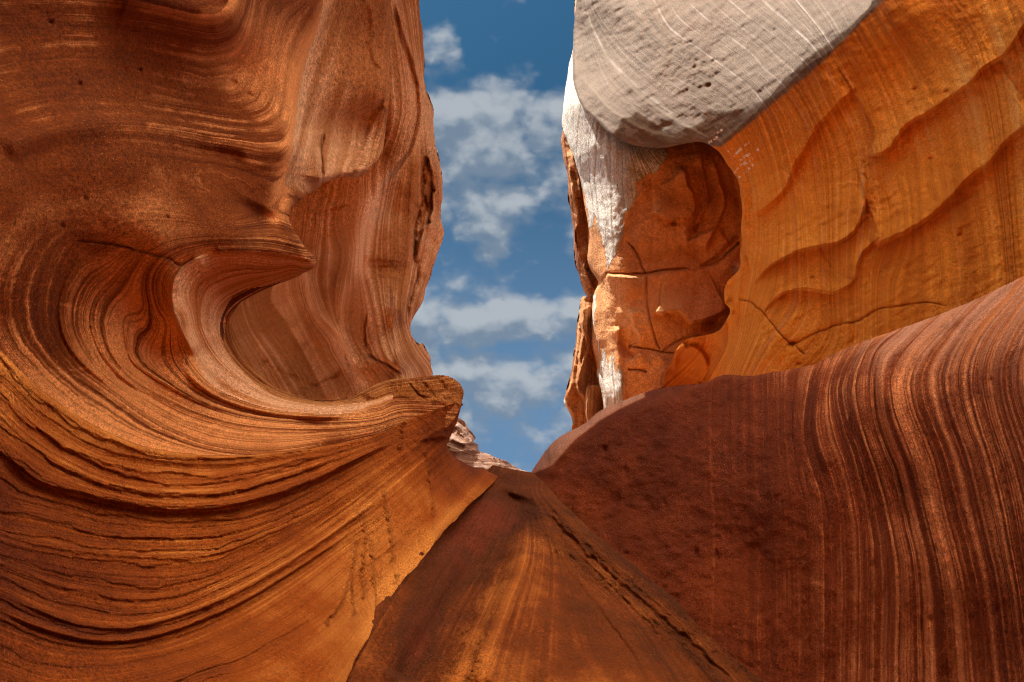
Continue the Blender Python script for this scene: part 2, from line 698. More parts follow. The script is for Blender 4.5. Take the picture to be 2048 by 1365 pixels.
        A = {k: np.concatenate([np.asarray(v)[usedv]] + [np.asarray(v)[bverts]] * len(rings)) for k, v in at.items()}
        A['s'] = np.concatenate([self.s[usedv]] + [self.s[bverts] + 2.0 * q * T for q in fr])
        base_mat = mats
        root = mesh_object(name, Vall, [F0] + skirts + [tris], base_mat, None, Nall, A)
        tag(root, label, cat, kind or 'thing')
        for k, pt in enumerate(parts):
            Fk = F[owner == k + 1]
            if not len(Fk):
                continue
            uv, ik = np.unique(Fk, return_inverse=True)
            o = mesh_object(pt[0], V[uv], [ik.reshape(Fk.shape)], pt[2] or base_mat, root, N[uv], {kk: np.asarray(v)[uv] for kk, v in at.items()})
            if len(pt) > 3 and pt[3]:
                o['label'] = pt[3]
        self.root = root
        return root


# ------------------------------------------------------------------ sandstone material
def sandstone(name, dark, mid, light, pale=(0.62, 0.52, 0.44), stripe=0.5, fine=2.0, scale=1.0, bump=0.75, grain=1.0,
              stripe_amt=1.0, speck=0.3, speck_col=(0.85, 0.45, 0.10), pits=0.0, mottle=0.35, bed_wobble=0.10, fleck=(0.85, 0.80, 0.74),
              redder=(0.16, 0.03, 0.01)):
    """scale: 1 = a rock face about 4 m away; smaller for farther faces."""
    m = bpy.data.materials.new(name)
    m.use_nodes = True
    t = NT(m.node_tree)
    obj = t.n('ShaderNodeTexCoord').outputs['Object']

    def attr(a):
        return t.n('ShaderNodeAttribute', attribute_name=a).outputs['Fac']
    s = attr('s')
    sk = attr('sk')
    wob = t.math('SUBTRACT', t.noise(obj, 5.0 * scale, 3.0), 0.5)
    wob2 = t.math('SUBTRACT', t.noise(obj, 30.0 * scale, 2.0), 0.5)
    s2 = t.math('ADD', s, t.math('ADD', t.math('MULTIPLY', wob, bed_wobble * 3), t.math('MULTIPLY', wob2, bed_wobble)))
    broad = t.noise(None, stripe, 4.0, 0.6, '1D', w=s2)
    # thin laminae, broken along their length
    thin = t.noise(None, fine, 5.0, 0.72, '1D', w=s2)
    brk = t.noise(obj, 2.6 * scale, 5.0, 0.65)
    thin_c = t.math('MULTIPLY', t.math('SUBTRACT', thin, 0.5), t.rng(brk, 0.30, 0.65, 0.15, 1.35))
    v = t.math('ADD', t.math('MULTIPLY', t.math('SUBTRACT', broad, 0.5), 1.25 * stripe_amt), t.math('MULTIPLY', thin_c, 1.5 * stripe_amt))
    v = t.math('MULTIPLY', v, sk)
    mot = t.noise(obj, 1.3 * scale, 6.0, 0.62)
    v = t.math('ADD', v, t.math('MULTIPLY', t.math('SUBTRACT', mot, 0.5), mottle * 2.0))
    v = t.math('ADD', v, 0.5)
    v = t.math('ADD', v, attr('tone'))
    col = t.ramp(v, [(0.05, redder), (0.28, dark), (0.55, mid), (0.86, light)])
    # pale coat (mineral streaks, painted sun and sky light) with fine run marks
    pa = attr('pale')
    st = attr('run')
    run = t.noise(None, 9.0, 5.0, 0.7, '1D', w=t.math('ADD', st, t.math('MULTIPLY', wob2, 0.12)))
    pcol = t.ramp(run, [(0.25, tuple(0.36 * x for x in pale)), (0.48, tuple(0.80 * x for x in pale)), (0.66, pale), (0.80, (0.82, 0.80, 0.76))])
    pm = t.math('ADD', pa, t.math('MULTIPLY', t.math('SUBTRACT', t.noise(obj, 14.0 * scale, 4.0, 0.65), 0.5), t.math('MULTIPLY', pa, 0.9)))
    pm = t.math('ADD', pm, t.math('MULTIPLY', t.math('MULTIPLY', t.math('SUBTRACT', run, 0.5), attr('runs')), t.math('MULTIPLY', pa, 1.8)))
    pm = t.rng(pm, 0.22, 0.78)
    flat_p = t.ramp(t.math('ADD', t.math('MULTIPLY', mot, 0.6), t.math('MULTIPLY', thin, 0.5)), [(0.35, tuple(0.55 * x for x in pale)), (0.55, pale), (0.75, tuple(min(0.8, 1.25 * x) for x in pale))])
    pcol = t.mix(attr('runs'), flat_p, pcol)
    col = t.mix(pm, col, pcol)
    # grain: sand texture, and gold glints painted as lighter specks
    g1 = t.noise(obj, 120.0 * scale, 4.0, 0.72)
    g2 = t.noise(obj, 45.0 * scale, 4.0, 0.7)
    gg = t.math('ADD', t.math('MULTIPLY', t.math('SUBTRACT', g1, 0.5), 1.0 * grain), t.math('MULTIPLY', t.math('SUBTRACT', g2, 0.5), 0.9 * grain))
    gg = t.math('MULTIPLY', gg, t.rng(t.noise(obj, 0.9 * scale, 4.0, 0.65), 0.36, 0.64, 0.35, 1.35))
    col = t.mix(1.0, col, t.ramp(t.math('ADD', gg, 0.5), [(0.22, (0.46, 0.43, 0.42)), (0.5, (1, 1, 1)), (0.80, (1.7, 1.8, 1.9))]), 'MULTIPLY')
    sp = t.rng(t.noise(obj, 85.0 * scale, 2.0, 0.6), 0.62, 0.74)
    spm = t.math('MULTIPLY', t.math('MULTIPLY', sp, speck), t.rng(t.noise(obj, 2.0 * scale, 3.0), 0.38, 0.62))
    col = t.mix(spm, col, speck_col + (1,))
    pit = t.rng(t.noise(obj, 26.0 * scale, 2.0, 0.5), 0.70, 0.78)
    fl = attr('fleck')
    col = t.mix(fl, col, fleck + (1,))
    # relief
    h = t.math('MULTIPLY', thin, 0.55)
    h = t.math('MULTIPLY', h, sk)
    h = t.math('ADD', h, t.math('MULTIPLY', g2, 0.55 * grain))
    h = t.math('ADD', h, t.math('MULTIPLY', g1, 0.28 * grain))
    h = t.math('ADD', h, t.math('MULTIPLY', t.noise(obj, 9.0 * scale, 4.0, 0.6), 0.5))
    h = t.math('ADD', h, t.math('MULTIPLY', t.math('MULTIPLY', run, 0.7), t.math('MULTIPLY', pm, attr('runs'))))
    if pits:
        h = t.math('SUBTRACT', h, t.math('MULTIPLY', pit, pits))
    ro = attr('rough')
    rub = t.noise(obj, 22.0 * scale, 5.0, 0.75)
    h = t.math('ADD', h, t.math('MULTIPLY', t.math('MULTIPLY', rub, ro), 3.0))
    bp = t.n('ShaderNodeBump')
    bp.inputs['Strength'].default_value = bump
    bp.inputs['Distance'].default_value = 0.028 / scale
    t.link(h, bp.inputs['Height'])
    b = t.n('ShaderNodeBsdfPrincipled')
    t.link(col, b.inputs['Base Color'])
    b.inputs['Roughness'].default_value = 0.88
    b.inputs['Specular IOR Level'].default_value = 0.22
    t.link(bp.outputs[0], b.inputs['Normal'])
    o = t.n('ShaderNodeOutputMaterial')
    t.link(b.outputs[0], o.inputs[0])
    return m


def common(r, **kw):
    for k, v in dict(sk=1.0, tone=0.0, pale=0.0, run=0.0, runs=0.0, rough=0.0, fleck=0.0).items():
        x = kw.get(k, v)
        r.attrs[k] = np.full(r.n, float(x)) if np.isscalar(x) else x


# ------------------------------------------------------------------ materials
M_swirl = sandstone('burnt_orange_sandstone', (0.095, 0.017, 0.003), (0.215, 0.049, 0.0062), (0.78, 0.33, 0.12), pale=(0.72, 0.42, 0.28), stripe=0.45, fine=2.2, scale=0.9, mottle=0.30, bump=0.95, speck=0.5)
M_hook = sandstone('pink_banded_sandstone', (0.36, 0.095, 0.017), (0.56, 0.22, 0.08), (0.76, 0.43, 0.26), stripe=0.6, fine=2.6, scale=0.8, mottle=0.16)
M_rim = sandstone('rough_brown_sandstone', (0.18, 0.045, 0.009), (0.38, 0.12, 0.022), (0.58, 0.25, 0.09), stripe=0.8, fine=2.0, scale=0.8, bump=0.9, mottle=0.45)
M_slope = sandstone('layered_orange_sandstone', (0.15, 0.026, 0.003), (0.33, 0.074, 0.006), (0.68, 0.26, 0.055), stripe=0.4, fine=2.2, scale=1.1, mottle=0.28, bump=1.0, stripe_amt=0.6)
M_slab = sandstone('worn_red_sandstone', (0.085, 0.02, 0.0045), (0.20, 0.045, 0.006), (0.52, 0.165, 0.03), stripe=0.5, fine=1.6, scale=0.9, bump=1.0, mottle=0.5)
M_stripe = sandstone('dark_striped_sandstone', (0.085, 0.011, 0.0022), (0.195, 0.035, 0.0055), (0.60, 0.215, 0.085), pale=(0.50, 0.245, 0.17), stripe=0.55, fine=1.7, scale=0.85, mottle=0.30, bump=1.0, stripe_amt=0.8, redder=(0.09, 0.011, 0.003))
M_butt = sandstone('tan_sandstone', (0.24, 0.075, 0.018), (0.42, 0.165, 0.055), (0.74, 0.43, 0.25), pale=(0.66, 0.40, 0.26), stripe=0.35, fine=1.4, scale=0.36, mottle=0.3)
M_far = sandstone('pink_cross_bedded_sandstone', (0.12, 0.05, 0.025), (0.21, 0.1, 0.06), (0.34, 0.23, 0.18), stripe=0.5, fine=1.5, scale=0.25)
M_skull = sandstone('brown_fractured_sandstone', (0.42, 0.17, 0.065), (0.72, 0.36, 0.15), (0.82, 0.52, 0.27), pale=(0.76, 0.70, 0.62), stripe=0.3, fine=0.9, scale=0.27, mottle=0.34, speck=0.1, stripe_amt=0.5, bump=1.0, grain=0.6)
M_blade = sandstone('dark_brown_sandstone', (0.30, 0.11, 0.04), (0.48, 0.21, 0.08), (0.65, 0.34, 0.15), stripe=0.3, fine=0.9, scale=0.27, mottle=0.3, speck=0.1)
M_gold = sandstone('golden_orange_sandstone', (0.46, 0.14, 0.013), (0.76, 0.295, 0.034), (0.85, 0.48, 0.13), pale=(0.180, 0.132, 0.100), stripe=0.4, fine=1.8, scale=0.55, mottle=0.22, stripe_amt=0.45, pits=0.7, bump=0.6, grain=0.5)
M_plain = sandstone('orange_sandstone', (0.30, 0.088, 0.016), (0.52, 0.19, 0.045), (0.74, 0.36, 0.13), stripe=0.4, fine=1.5, scale=0.4)

# ================================================================== the swirled wall on the left (upper face, hook, bowl)
def swirled_wall():
    hook_in = [(632, 533), (620, 541), (608, 546), (580, 560), (540, 575), (505, 592), (480, 608), (470, 622), (463, 640), (463, 650),
               (467, 680), (482, 705), (505, 735), (520, 750), (545, 770), (580, 787), (620, 800), (660, 803), (700, 797), (722, 785),
               (750, 770), (790, 758), (820, 757), (850, 754), (885, 751), (905, 757), (920, 768), (927, 780), (925, 800)]
    nose = [(783, -40), (782, 0), (781, 60), (780, 120), (781, 170), (776, 225), (770, 275), (764, 305), (748, 332), (725, 350), (708, 356),
            (690, 353), (660, 362), (645, 367), (640, 375), (615, 390), (592, 408), (580, 425), (577, 437), (585, 455), (597, 475),
            (612, 497), (628, 512), (634, 522)]
    outline = [(-480, -400), (300, -400), (600, -400), (790, -400), (786, -80)] + nose + hook_in + [
        (900, 850), (800, 910), (600, 965), (470, 980), (300, 945), (150, 875), (50, 795), (-80, 700), (-480, 520), (-480, 100)]
    depth = [(-80, 0, 3.0), (0, 100, 3.3), (0, 230, 3.15), (0, 300, 3.1), (0, 420, 3.05), (0, 520, 3.1), (0, 620, 3.3), (-60, 700, 3.3), (30, 715, 3.5),
             (150, 20, 3.75), (300, -40, 4.1), (330, 90, 4.55), (300, 200, 4.45), (300, 280, 4.2), (480, 60, 5.1), (480, 130, 5.55), (500, 200, 5.65), (520, 280, 5.55),
             (580, 40, 6.1), (585, 150, 6.4), (585, 250, 6.25), (575, 310, 6.05), (560, 380, 5.95), (545, 440, 5.85), (640, 20, 6.7), (620, 150, 6.95), (612, 250, 6.95),
             (640, 330, 7.1), (600, 380, 6.7), (690, 60, 7.6), (700, 200, 7.85), (680, 330, 7.7), (770, 60, 8.4), (770, 200, 8.35), (735, 320, 8.2), (700, 280, 8.3), (745, 230, 8.6),
             (300, 400, 4.15), (420, 330, 5.05), (450, 430, 5.0), (330, 500, 4.35), (150, 480, 3.75), (600, 440, 6.1), (620, 500, 6.15), (560, 490, 5.7), (480, 490, 5.05),
             (130, 600, 3.95), (250, 600, 4.65), (320, 600, 4.86), (330, 700, 4.96), (200, 700, 4.35), (100, 740, 3.85), (300, 800, 4.75), (180, 800, 4.15), (260, 860, 4.35), (400, 850, 4.9), (400, 900, 4.75),
             (341, 572, 4.72), (365, 534, 4.75), (345, 620, 4.76), (379, 710, 5.0), (413, 762, 5.15), (420, 560, 5.25), (400, 620, 5.2), (420, 700, 5.45), (480, 790, 5.6), (600, 830, 6.0),
             (520, 540, 5.9), (590, 530, 6.2), (500, 580, 6.35), (450, 600, 5.95), (440, 650, 5.75), (458, 645, 6.05), (500, 725, 6.1), (560, 775, 6.2), (620, 795, 6.35), (700, 795, 6.6),
             (630, 812, 6.12), (540, 860, 5.45), (520, 905, 5.2), (650, 880, 5.8), (760, 860, 6.3), (740, 800, 6.65), (800, 780, 6.85), (880, 755, 7.3), (920, 775, 7.5), (870, 800, 7.0), (600, 960, 5.4), (300, 940, 4.3), (800, 910, 6.6)]
    strata = [(1, [(-60, 16), (0, 14), (100, 11), (180, 13), (280, 25), (380, 48), (430, 53), (462, 38), (478, 0), (482, -50)]),
              (2, [(-60, 44), (0, 42), (80, 37), (170, 35), (260, 45), (340, 58), (400, 70), (445, 70), (472, 45), (490, 0)]),
              (3.5, [(0, 100), (150, 90), (300, 98), (410, 118), (470, 105), (497, 60), (508, 0)]),
              (6, [(-40, 235), (0, 229), (70, 210), (155, 200), (275, 207), (380, 224), (510, 238), (548, 210), (560, 140), (580, 60), (625, 0)]),
              (8, [(-40, 318), (0, 300), (60, 275), (140, 254), (220, 248), (290, 250), (380, 262), (450, 274), (540, 280), (580, 262), (590, 225), (600, 150), (640, 40), (655, 0)]),
              (9.5, [(0, 340), (80, 310), (200, 278), (300, 280), (400, 296), (500, 316), (552, 325), (580, 308), (590, 265), (605, 190), (650, 60), (668, 0)]),
              (10.5, [(0, 420), (150, 392), (300, 385), (450, 395), (540, 400), (572, 360), (595, 310), (620, 220), (690, 0)]),
              (12, [(640, 370), (660, 250), (700, 120), (730, 0)]), (14, [(735, 330), (765, 200), (775, 60)]),
              (11, [(60, 470), (15, 540), (5, 610), (20, 670), (60, 720), (130, 790), (240, 860), (380, 905), (470, 920)]),
              (13, [(165, 500), (131, 562), (117, 613), (127, 675), (165, 730), (241, 790), (330, 850), (420, 885), (520, 897), (640, 885), (760, 862), (800, 845)]),
              (15, [(240, 540), (193, 590), (178, 640), (190, 690), (220, 740), (300, 800), (400, 845), (500, 866), (620, 868), (740, 855), (800, 838)]),
              (18, [(293, 603), (255, 634), (252, 675), (262, 720), (293, 748), (344, 779), (413, 813), (499, 837), (620, 848), (740, 845), (800, 830)]),
              (21, [(345, 630), (348, 693), (362, 734), (396, 772), (448, 803), (517, 824), (603, 836), (700, 836), (760, 828), (800, 812)]),
              (24, [(625, 522), (585, 515), (482, 502), (413, 510), (365, 534), (341, 572), (347, 620), (369, 669), (395, 720), (440, 765), (520, 805), (610, 820), (700, 820), (780, 800)]),
              (28, [(600, 540), (520, 545), (440, 560), (400, 600), (400, 650), (430, 710), (490, 765), (560, 800), (640, 812), (720, 808), (790, 785)]),
              (33, [(590, 550), (500, 590), (452, 630), (455, 680), (490, 735), (550, 780), (630, 803), (700, 800), (760, 772), (880, 755)]),
              (12.5, [(200, 500), (260, 460), (350, 450), (470, 460), (560, 455), (600, 470)])]
    r = Rock(outline, depth, strata, seed=3, jag=1.0)
    # ridges and lips that the swirl is made of
    r.ridge([(0, 300), (60, 277), (140, 256), (220, 248), (300, 252), (400, 266), (500, 284), (570, 285), (590, 260)], 0.018, 26, 0.05)
    r.ridge([(250, -20), (330, 5), (410, 25), (455, 15), (470, -30)], 0.035, 45, 0.05)
    r.ridge([(420, 60), (450, 55), (485, 20), (500, -30)], 0.012, 14, 0.1)
    r.ridge([(470, 312), (530, 322), (570, 310), (588, 280)], 0.012, 14, 0.2)
    r.groove([(300, 296), (420, 306), (520, 322), (575, 312)], 0.008, 9, 0.2, 0)
    r.step([(660, -40), (640, 40), (612, 120), (597, 190), (590, 250), (580, 320), (560, 400), (540, 440)], 0.03, 60, 10, 'R', 0.04)
    r.step([(645, 262), (640, 300), (643, 340), (641, 368)], 0.02, 40, 3, 'R', 0.1, 1.0)
    r.groove([(648, 262), (643, 300), (645, 335), (642, 365)], 0.02, 2.5, 0.2)
    r.ridge([(640, 340), (600, 372), (570, 415), (555, 440)], 0.008, 9, 0.2)
    r.step([(781, 200), (755, 225), (735, 270), (715, 310), (705, 350)], 0.02, 45, 6, 'L', 0.1, 1.5)
    r.ridge([(740, 0), (748, 60), (745, 100), (760, 140)], 0.008, 6, 0.1, 1.0)
    r.groove([(776, 205), (748, 262), (728, 300), (712, 345)], 0.016, 13, 0.2, 1.5)
    # hook: sharp outer lip, hollow underneath, rolled inner lip
    r.step([(415, 508), (385, 520), (362, 537), (345, 560), (340, 590), (344, 620), (352, 645), (369, 680), (388, 715)], 0.020, 45, 2.5, 'L', 0.08)
    r.ridge([(600, 512), (540, 505), (480, 502), (425, 507)], 0.014, 10, 0.1)
    r.groove([(420, 528), (480, 532), (540, 540), (590, 533)], 0.012, 12, 0.15, 0)
    r.ridge([(420, 550), (470, 545), (530, 548), (590, 538)], 0.009, 8, 0.15)
    r.groove([(445, 610), (480, 575), (540, 560), (600, 540)], 0.030, 14, 0.15, 0)
    r.step([(362, 735), (396, 772), (448, 803), (517, 824), (603, 836), (700, 837)], 0.016, 60, 2.5, 'L', 0.15)
    r.step([(440, 650), (447, 692), (482, 741), (540, 788), (610, 808), (655, 812), (720, 806), (786, 791)], 0.018, 60, 3, 'R', 0.06, 1.2)
    r.step([(293, 603), (262, 630), (254, 675), (262, 720), (293, 748), (344, 779), (413, 813), (499, 837)], 0.006, 30, 2.5, 'L', 0.2)
    for ln in ([(165, 500), (131, 562), (117, 613), (127, 675), (165, 730), (241, 790)], [(240, 560), (196, 590), (180, 640), (192, 690), (225, 740), (300, 800)],
               [(222, 580), (205, 620), (203, 660), (222, 710), (260, 755)]):
        r.step(ln, 0.006, 24, 2.0, 'L', 0.25)
    # joints and pits
    r.groove([(150, 482), (228, 490), (300, 508), (345, 521), (357, 531), (368, 530)], 0.010, 1.8, 0.1)
    r.groove([(350, 524), (362, 533), (375, 524), (388, 514)], 0.012, 2.2, 0.2)
    r.groove([(812, 757), (822, 772), (838, 790), (862, 797)], 0.010, 1.8, 0.2)
    for x, y, q in ((101, 45, 5), (250, 141, 7), (279, 141, 5), (292, 190, 5), (468, 167, 6), (498, 190, 5), (376, 231, 5), (171, 397, 4), (335, 435, 4), (125, 452, 4), (160, 168, 4)):
        r.bump(x, y, q, q, -0.008)
    # rough bedding of the nose tip and the rim
    nose_m = r.mask([(570, 430), (600, 470), (640, 520), (625, 548), (600, 545), (575, 500)], 8)
    rim_poly = [(455, 640), (447, 692), (482, 741), (540, 788), (610, 808), (655, 812), (720, 806), (786, 791), (850, 800), (930, 815), (935, 770), (905, 740), (780, 745), (700, 785), (620, 790), (540, 750), (480, 690)]
    rim_m = r.mask(rim_poly, 5)
    r.bump(612, 518, 18, 16, 0.022)
    r.roll(nose, 16, 0.30)
    r.roll(hook_in, 12, 0.22)
    bowl_m = r.mask([(120, 480), (60, 560), (60, 660), (200, 840), (470, 920), (800, 880), (820, 800), (640, 812), (480, 745), (440, 650), (470, 590), (620, 540), (560, 500), (420, 500), (345, 540), (330, 480)], 25)
    r.ledges(0.0030, 11, 0.5, 0.25, mask=0.15 + 0.70 * bowl_m)
    r.ledges(0.0012, 12, 0.8, 0.2, mask=0.12 + 0.75 * bowl_m, scale=2.2)
    r.noise(0.0045, 120, 5, 1)
    r.noise(0.0012, 22, 4, 2, mask=1 - 0.6 * bowl_m)
    r.noise(0.010, 26, 5, 3, mask=np.maximum(rim_m, 0.6 * nose_m))
    low = r.fieldmap([(0, 0, 0.0), (500, 0, 0.0), (0, 450, -0.02), (500, 300, 0.0), (500, 450, 0), (120, 650, 0.0), (250, 650, 0.36), (300, 620, 0.3), (330, 860, 0.29), (600, 880, 0.29), (150, 800, 0.28), (420, 640, 0.1), (600, 830, 0.2), (780, 830, 0.16), (900, 780, 0.1), (700, 150, 0.02), (612, 250, 0.22), (600, 350, 0.15), (640, 100, 0.12), (530, 140, 0.32), (560, 60, 0.25), (40, 740, 0.15)])  # tone partly paints light caught by the pale strip and upper flank
    sk = r.fieldmap([(0, 30, 0.55), (300, 60, 0.6), (300, 160, 0.15), (300, 280, 0.6), (500, 300, 0.9), (150, 420, 0.12), (400, 420, 0.12), (150, 620, 0.9), (260, 680, 1.0), (420, 620, 1.0), (500, 850, 0.9), (700, 850, 1.0), (520, 150, 0.35), (600, 200, 0.35), (700, 150, 0.25), (850, 790, 0.8)])
    scour = np.zeros(r.n)
    for ln, wd in (([(20, 600), (90, 606), (200, 622)], 5), ([(0, 560), (60, 566), (110, 575)], 4), ([(30, 742), (120, 742), (230, 730), (350, 712)], 5), ([(60, 757), (160, 752), (300, 738)], 4), ([(110, 800), (220, 795), (330, 780), (430, 752)], 5), ([(180, 830), (300, 818), (420, 790), (500, 765)], 4),
                   ([(270, 866), (360, 842), (450, 800), (520, 770)], 4), ([(320, 886), (400, 866), (460, 838)], 4), ([(350, 896), (420, 882), (470, 852)], 3), ([(345, 640), (420, 640), (450, 646)], 4), ([(380, 720), (430, 712), (480, 705)], 4), ([(640, 890), (660, 850), (680, 815)], 3)):
        scour = np.maximum(scour, r.line_mask(ln, wd, 2.0))
    scour *= np.clip(0.5 + 1.2 * fbm(np.c_[r.P[:, 0] / 9.0, r.P[:, 1] / 3.0, np.zeros(r.n)], 3, 83), 0, 1)
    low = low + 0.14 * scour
    rimlight = np.zeros(r.n)  # highlights along the curled rims, painted into the tone
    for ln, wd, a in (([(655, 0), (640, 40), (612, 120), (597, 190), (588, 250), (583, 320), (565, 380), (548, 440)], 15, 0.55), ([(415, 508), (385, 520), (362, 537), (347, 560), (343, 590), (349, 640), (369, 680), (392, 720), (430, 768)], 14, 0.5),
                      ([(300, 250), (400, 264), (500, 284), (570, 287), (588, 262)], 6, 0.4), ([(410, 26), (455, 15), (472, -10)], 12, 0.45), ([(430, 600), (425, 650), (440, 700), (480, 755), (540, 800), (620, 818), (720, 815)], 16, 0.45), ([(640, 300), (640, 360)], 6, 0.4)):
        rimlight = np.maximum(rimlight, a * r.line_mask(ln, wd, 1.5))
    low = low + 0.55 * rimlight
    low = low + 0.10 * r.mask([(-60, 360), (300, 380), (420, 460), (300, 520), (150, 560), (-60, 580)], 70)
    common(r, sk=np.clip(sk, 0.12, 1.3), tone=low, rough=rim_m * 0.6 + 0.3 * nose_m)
    hook_poly = [(640, 525), (600, 512), (540, 505), (480, 502), (425, 507), (385, 520), (362, 537), (345, 560), (340, 590), (344, 620), (352, 645), (369, 680), (388, 715), (420, 768), (520, 812), (610, 826),
                 (700, 826), (785, 800), (786, 791), (720, 806), (655, 812), (610, 808), (540, 788), (482, 741), (447, 692), (440, 650), (470, 590), (540, 570), (620, 545)]
    bowl_poly = [(388, 715), (369, 680), (352, 645), (345, 640), (348, 693), (362, 734), (396, 772), (448, 803), (517, 824), (603, 836), (700, 837), (785, 815), (800, 830), (900, 850), (800, 930), (600, 985), (470, 990), (300, 965), (150, 885), (40, 800), (-90, 710),
                 (-90, 560), (10, 560), (5, 610), (20, 670), (60, 720), (130, 780), (241, 790), (300, 800), (345, 780)]
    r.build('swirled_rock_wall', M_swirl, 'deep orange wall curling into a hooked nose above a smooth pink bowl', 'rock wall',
            parts=[('rim', rim_poly, M_rim, 'rough dark brown broken rim'), ('hook', hook_poly, M_hook, 'pink banded hook curling round the hollow'),
                   ('bowl', [(-500, 440), (-90, 545), (40, 545), (60, 700), (150, 790), (300, 815), (448, 806), (517, 824), (603, 836), (700, 837), (785, 815), (900, 815), (900, 850), (800, 930), (600, 990), (470, 1000), (300, 970), (150, 890), (40, 805), (-90, 715), (-500, 530)], None, 'smooth pink scooped bowl'),
                   ('overhang', [(660, -420), (655, -90), (640, 40), (612, 120), (597, 190), (590, 250), (580, 320), (570, 370), (600, 385), (640, 385), (720, 370), (800, 330), (800, -420)], M_butt, 'pale tan overhanging flank')],
            thick=2.5)


# ================================================================== layered slope below it
def layered_slope():
    top = [(-480, 430), (-80, 655), (0, 700), (40, 740), (75, 775), (110, 800), (160, 835), (210, 862), (260, 885), (330, 902), (400, 909), (470, 911), (540, 906),
           (620, 897), (700, 884), (760, 866), (793, 850), (860, 823), (915, 804), (926, 795)]
    right = [(925, 806), (918, 830), (907, 860), (898, 880), (894, 890), (899, 900), (910, 914), (925, 924), (944, 932), (965, 938), (989, 943), (1010, 945)]
    edge = [(1000, 952), (975, 976), (940, 1010), (900, 1050), (870, 1085), (838, 1128), (806, 1160), (786, 1188), (762, 1225), (740, 1270), (715, 1312), (690, 1365), (645, 1450), (470, 1800)]
    outline = top + right + edge + [(300, 1800), (-480, 1800), (-480, 1050)]
    depth = [(-80, 700, 2.25), (0, 760, 2.5), (100, 830, 2.85), (200, 880, 3.2), (300, 920, 3.55), (400, 935, 3.95), (470, 930, 4.25), (560, 920, 4.7), (640, 905, 5.2), (720, 885, 5.75), (790, 853, 6.35), (870, 822, 6.95), (922, 805, 7.45),
             (0, 900, 2.3), (0, 1000, 2.25), (0, 1150, 2.0), (0, 1365, 1.75), (-80, 1365, 1.6), (150, 1000, 2.85), (250, 1020, 3.2), (370, 1030, 3.6), (480, 1010, 4.0), (600, 975, 4.65), (700, 930, 5.35),
             (200, 1150, 2.75), (350, 1180, 3.1), (500, 1120, 3.75), (250, 1260, 2.65), (350, 1300, 2.7), (200, 1365, 2.2), (450, 1250, 3.1), (450, 1365, 2.6), (640, 1060, 4.6), (640, 1200, 3.75), (640, 1365, 3.0), (760, 960, 5.6), (780, 1060, 5.2), (780, 1180, 4.6), (715, 1300, 3.6),
             (850, 880, 6.6), (860, 980, 6.2), (890, 1040, 5.9), (895, 880, 7.2), (910, 920, 7.4), (950, 940, 8.0), (1005, 946, 8.7), (905, 840, 7.4), (960, 990, 7.2), (645, 1450, 2.7), (0, 1450, 1.6)]
    strata = [(0, top[2:]),
              (1.5, [(0, 760), (45, 800), (100, 850), (190, 900), (300, 925), (420, 935), (520, 925), (640, 903), (760, 876), (860, 828)]),
              (4, [(0, 845), (62, 899), (137, 941), (215, 974), (290, 988), (372, 993), (455, 986), (580, 953), (700, 908), (800, 862), (880, 826)]),
              (6, [(-40, 868), (0, 903), (41, 937), (83, 966), (166, 990), (257, 1011), (364, 1021), (435, 1017), (538, 995), (621, 966), (700, 928), (800, 880), (890, 832)]),
              (9, [(0, 1015), (83, 1032), (166, 1057), (257, 1071), (352, 1073), (455, 1065), (559, 1036), (700, 957), (820, 885), (895, 842)]),
              (12, [(0, 1073), (83, 1094), (207, 1112), (331, 1119), (435, 1110), (538, 1069), (621, 1032), (700, 982), (830, 896)]),
              (15, [(0, 1115), (103, 1152), (207, 1173), (323, 1179), (414, 1160), (538, 1106), (650, 1035), (770, 948), (870, 870)]),
              (18, [(0, 1156), (120, 1200), (250, 1225), (352, 1214), (497, 1150), (640, 1068), (760, 975), (880, 878)]),
              (20, [(0, 1189), (83, 1226), (166, 1253), (248, 1259), (331, 1243), (455, 1197), (580, 1127), (680, 1060), (780, 988), (885, 898)]),
              (22, [(0, 1226), (83, 1259), (166, 1280), (248, 1284), (331, 1268), (476, 1210), (621, 1122), (720, 1055), (800, 1000), (890, 918)]),
              (27, [(0, 1330), (100, 1365), (300, 1340), (450, 1290), (600, 1200), (720, 1100), (830, 1003), (900, 940)]),
              (31, [(350, 1365), (500, 1310), (650, 1215), (780, 1095), (880, 1008), (930, 955)]),
              (35, [(560, 1365), (660, 1290), (780, 1165), (890, 1050), (960, 975)]), (38, [(640, 1400), (760, 1230), (850, 1110), (990, 960)])]
    r = Rock(outline, depth, strata, seed=5, jag=2.0)
    r.step([(0, 700), (75, 775), (160, 835), (260, 885), (400, 909), (540, 906), (700, 884), (790, 850)], 0.02, 26, 2, 'R', 0.05)
    # the big ledges
    r.step([(-40, 868), (0, 903), (41, 937), (83, 966), (166, 990), (257, 1011), (364, 1021), (435, 1017), (538, 995), (621, 966), (700, 928), (800, 880)], 0.030, 36, 2.5, 'L', 0.12, 2.0)
    r.step([(0, 1189), (83, 1226), (166, 1253), (248, 1259), (331, 1243), (455, 1197), (580, 1127), (680, 1060), (780, 988)], 0.016, 30, 2.5, 'L', 0.12, 1.5)
    r.step([(0, 1226), (83, 1259), (166, 1280), (248, 1284), (331, 1268), (476, 1210), (621, 1122), (720, 1055)], 0.016, 26, 2.5, 'L', 0.12, 1.5)
    r.step([(60, 899), (137, 941), (215, 974), (290, 988), (372, 993), (455, 986), (580, 953), (700, 908)], 0.012, 22, 2, 'L', 0.12, 2.0)
    r.step([(40, 830), (120, 890), (220, 940), (330, 968), (430, 968), (560, 940), (680, 900)], 0.010, 20, 2, 'L', 0.12, 2.5)
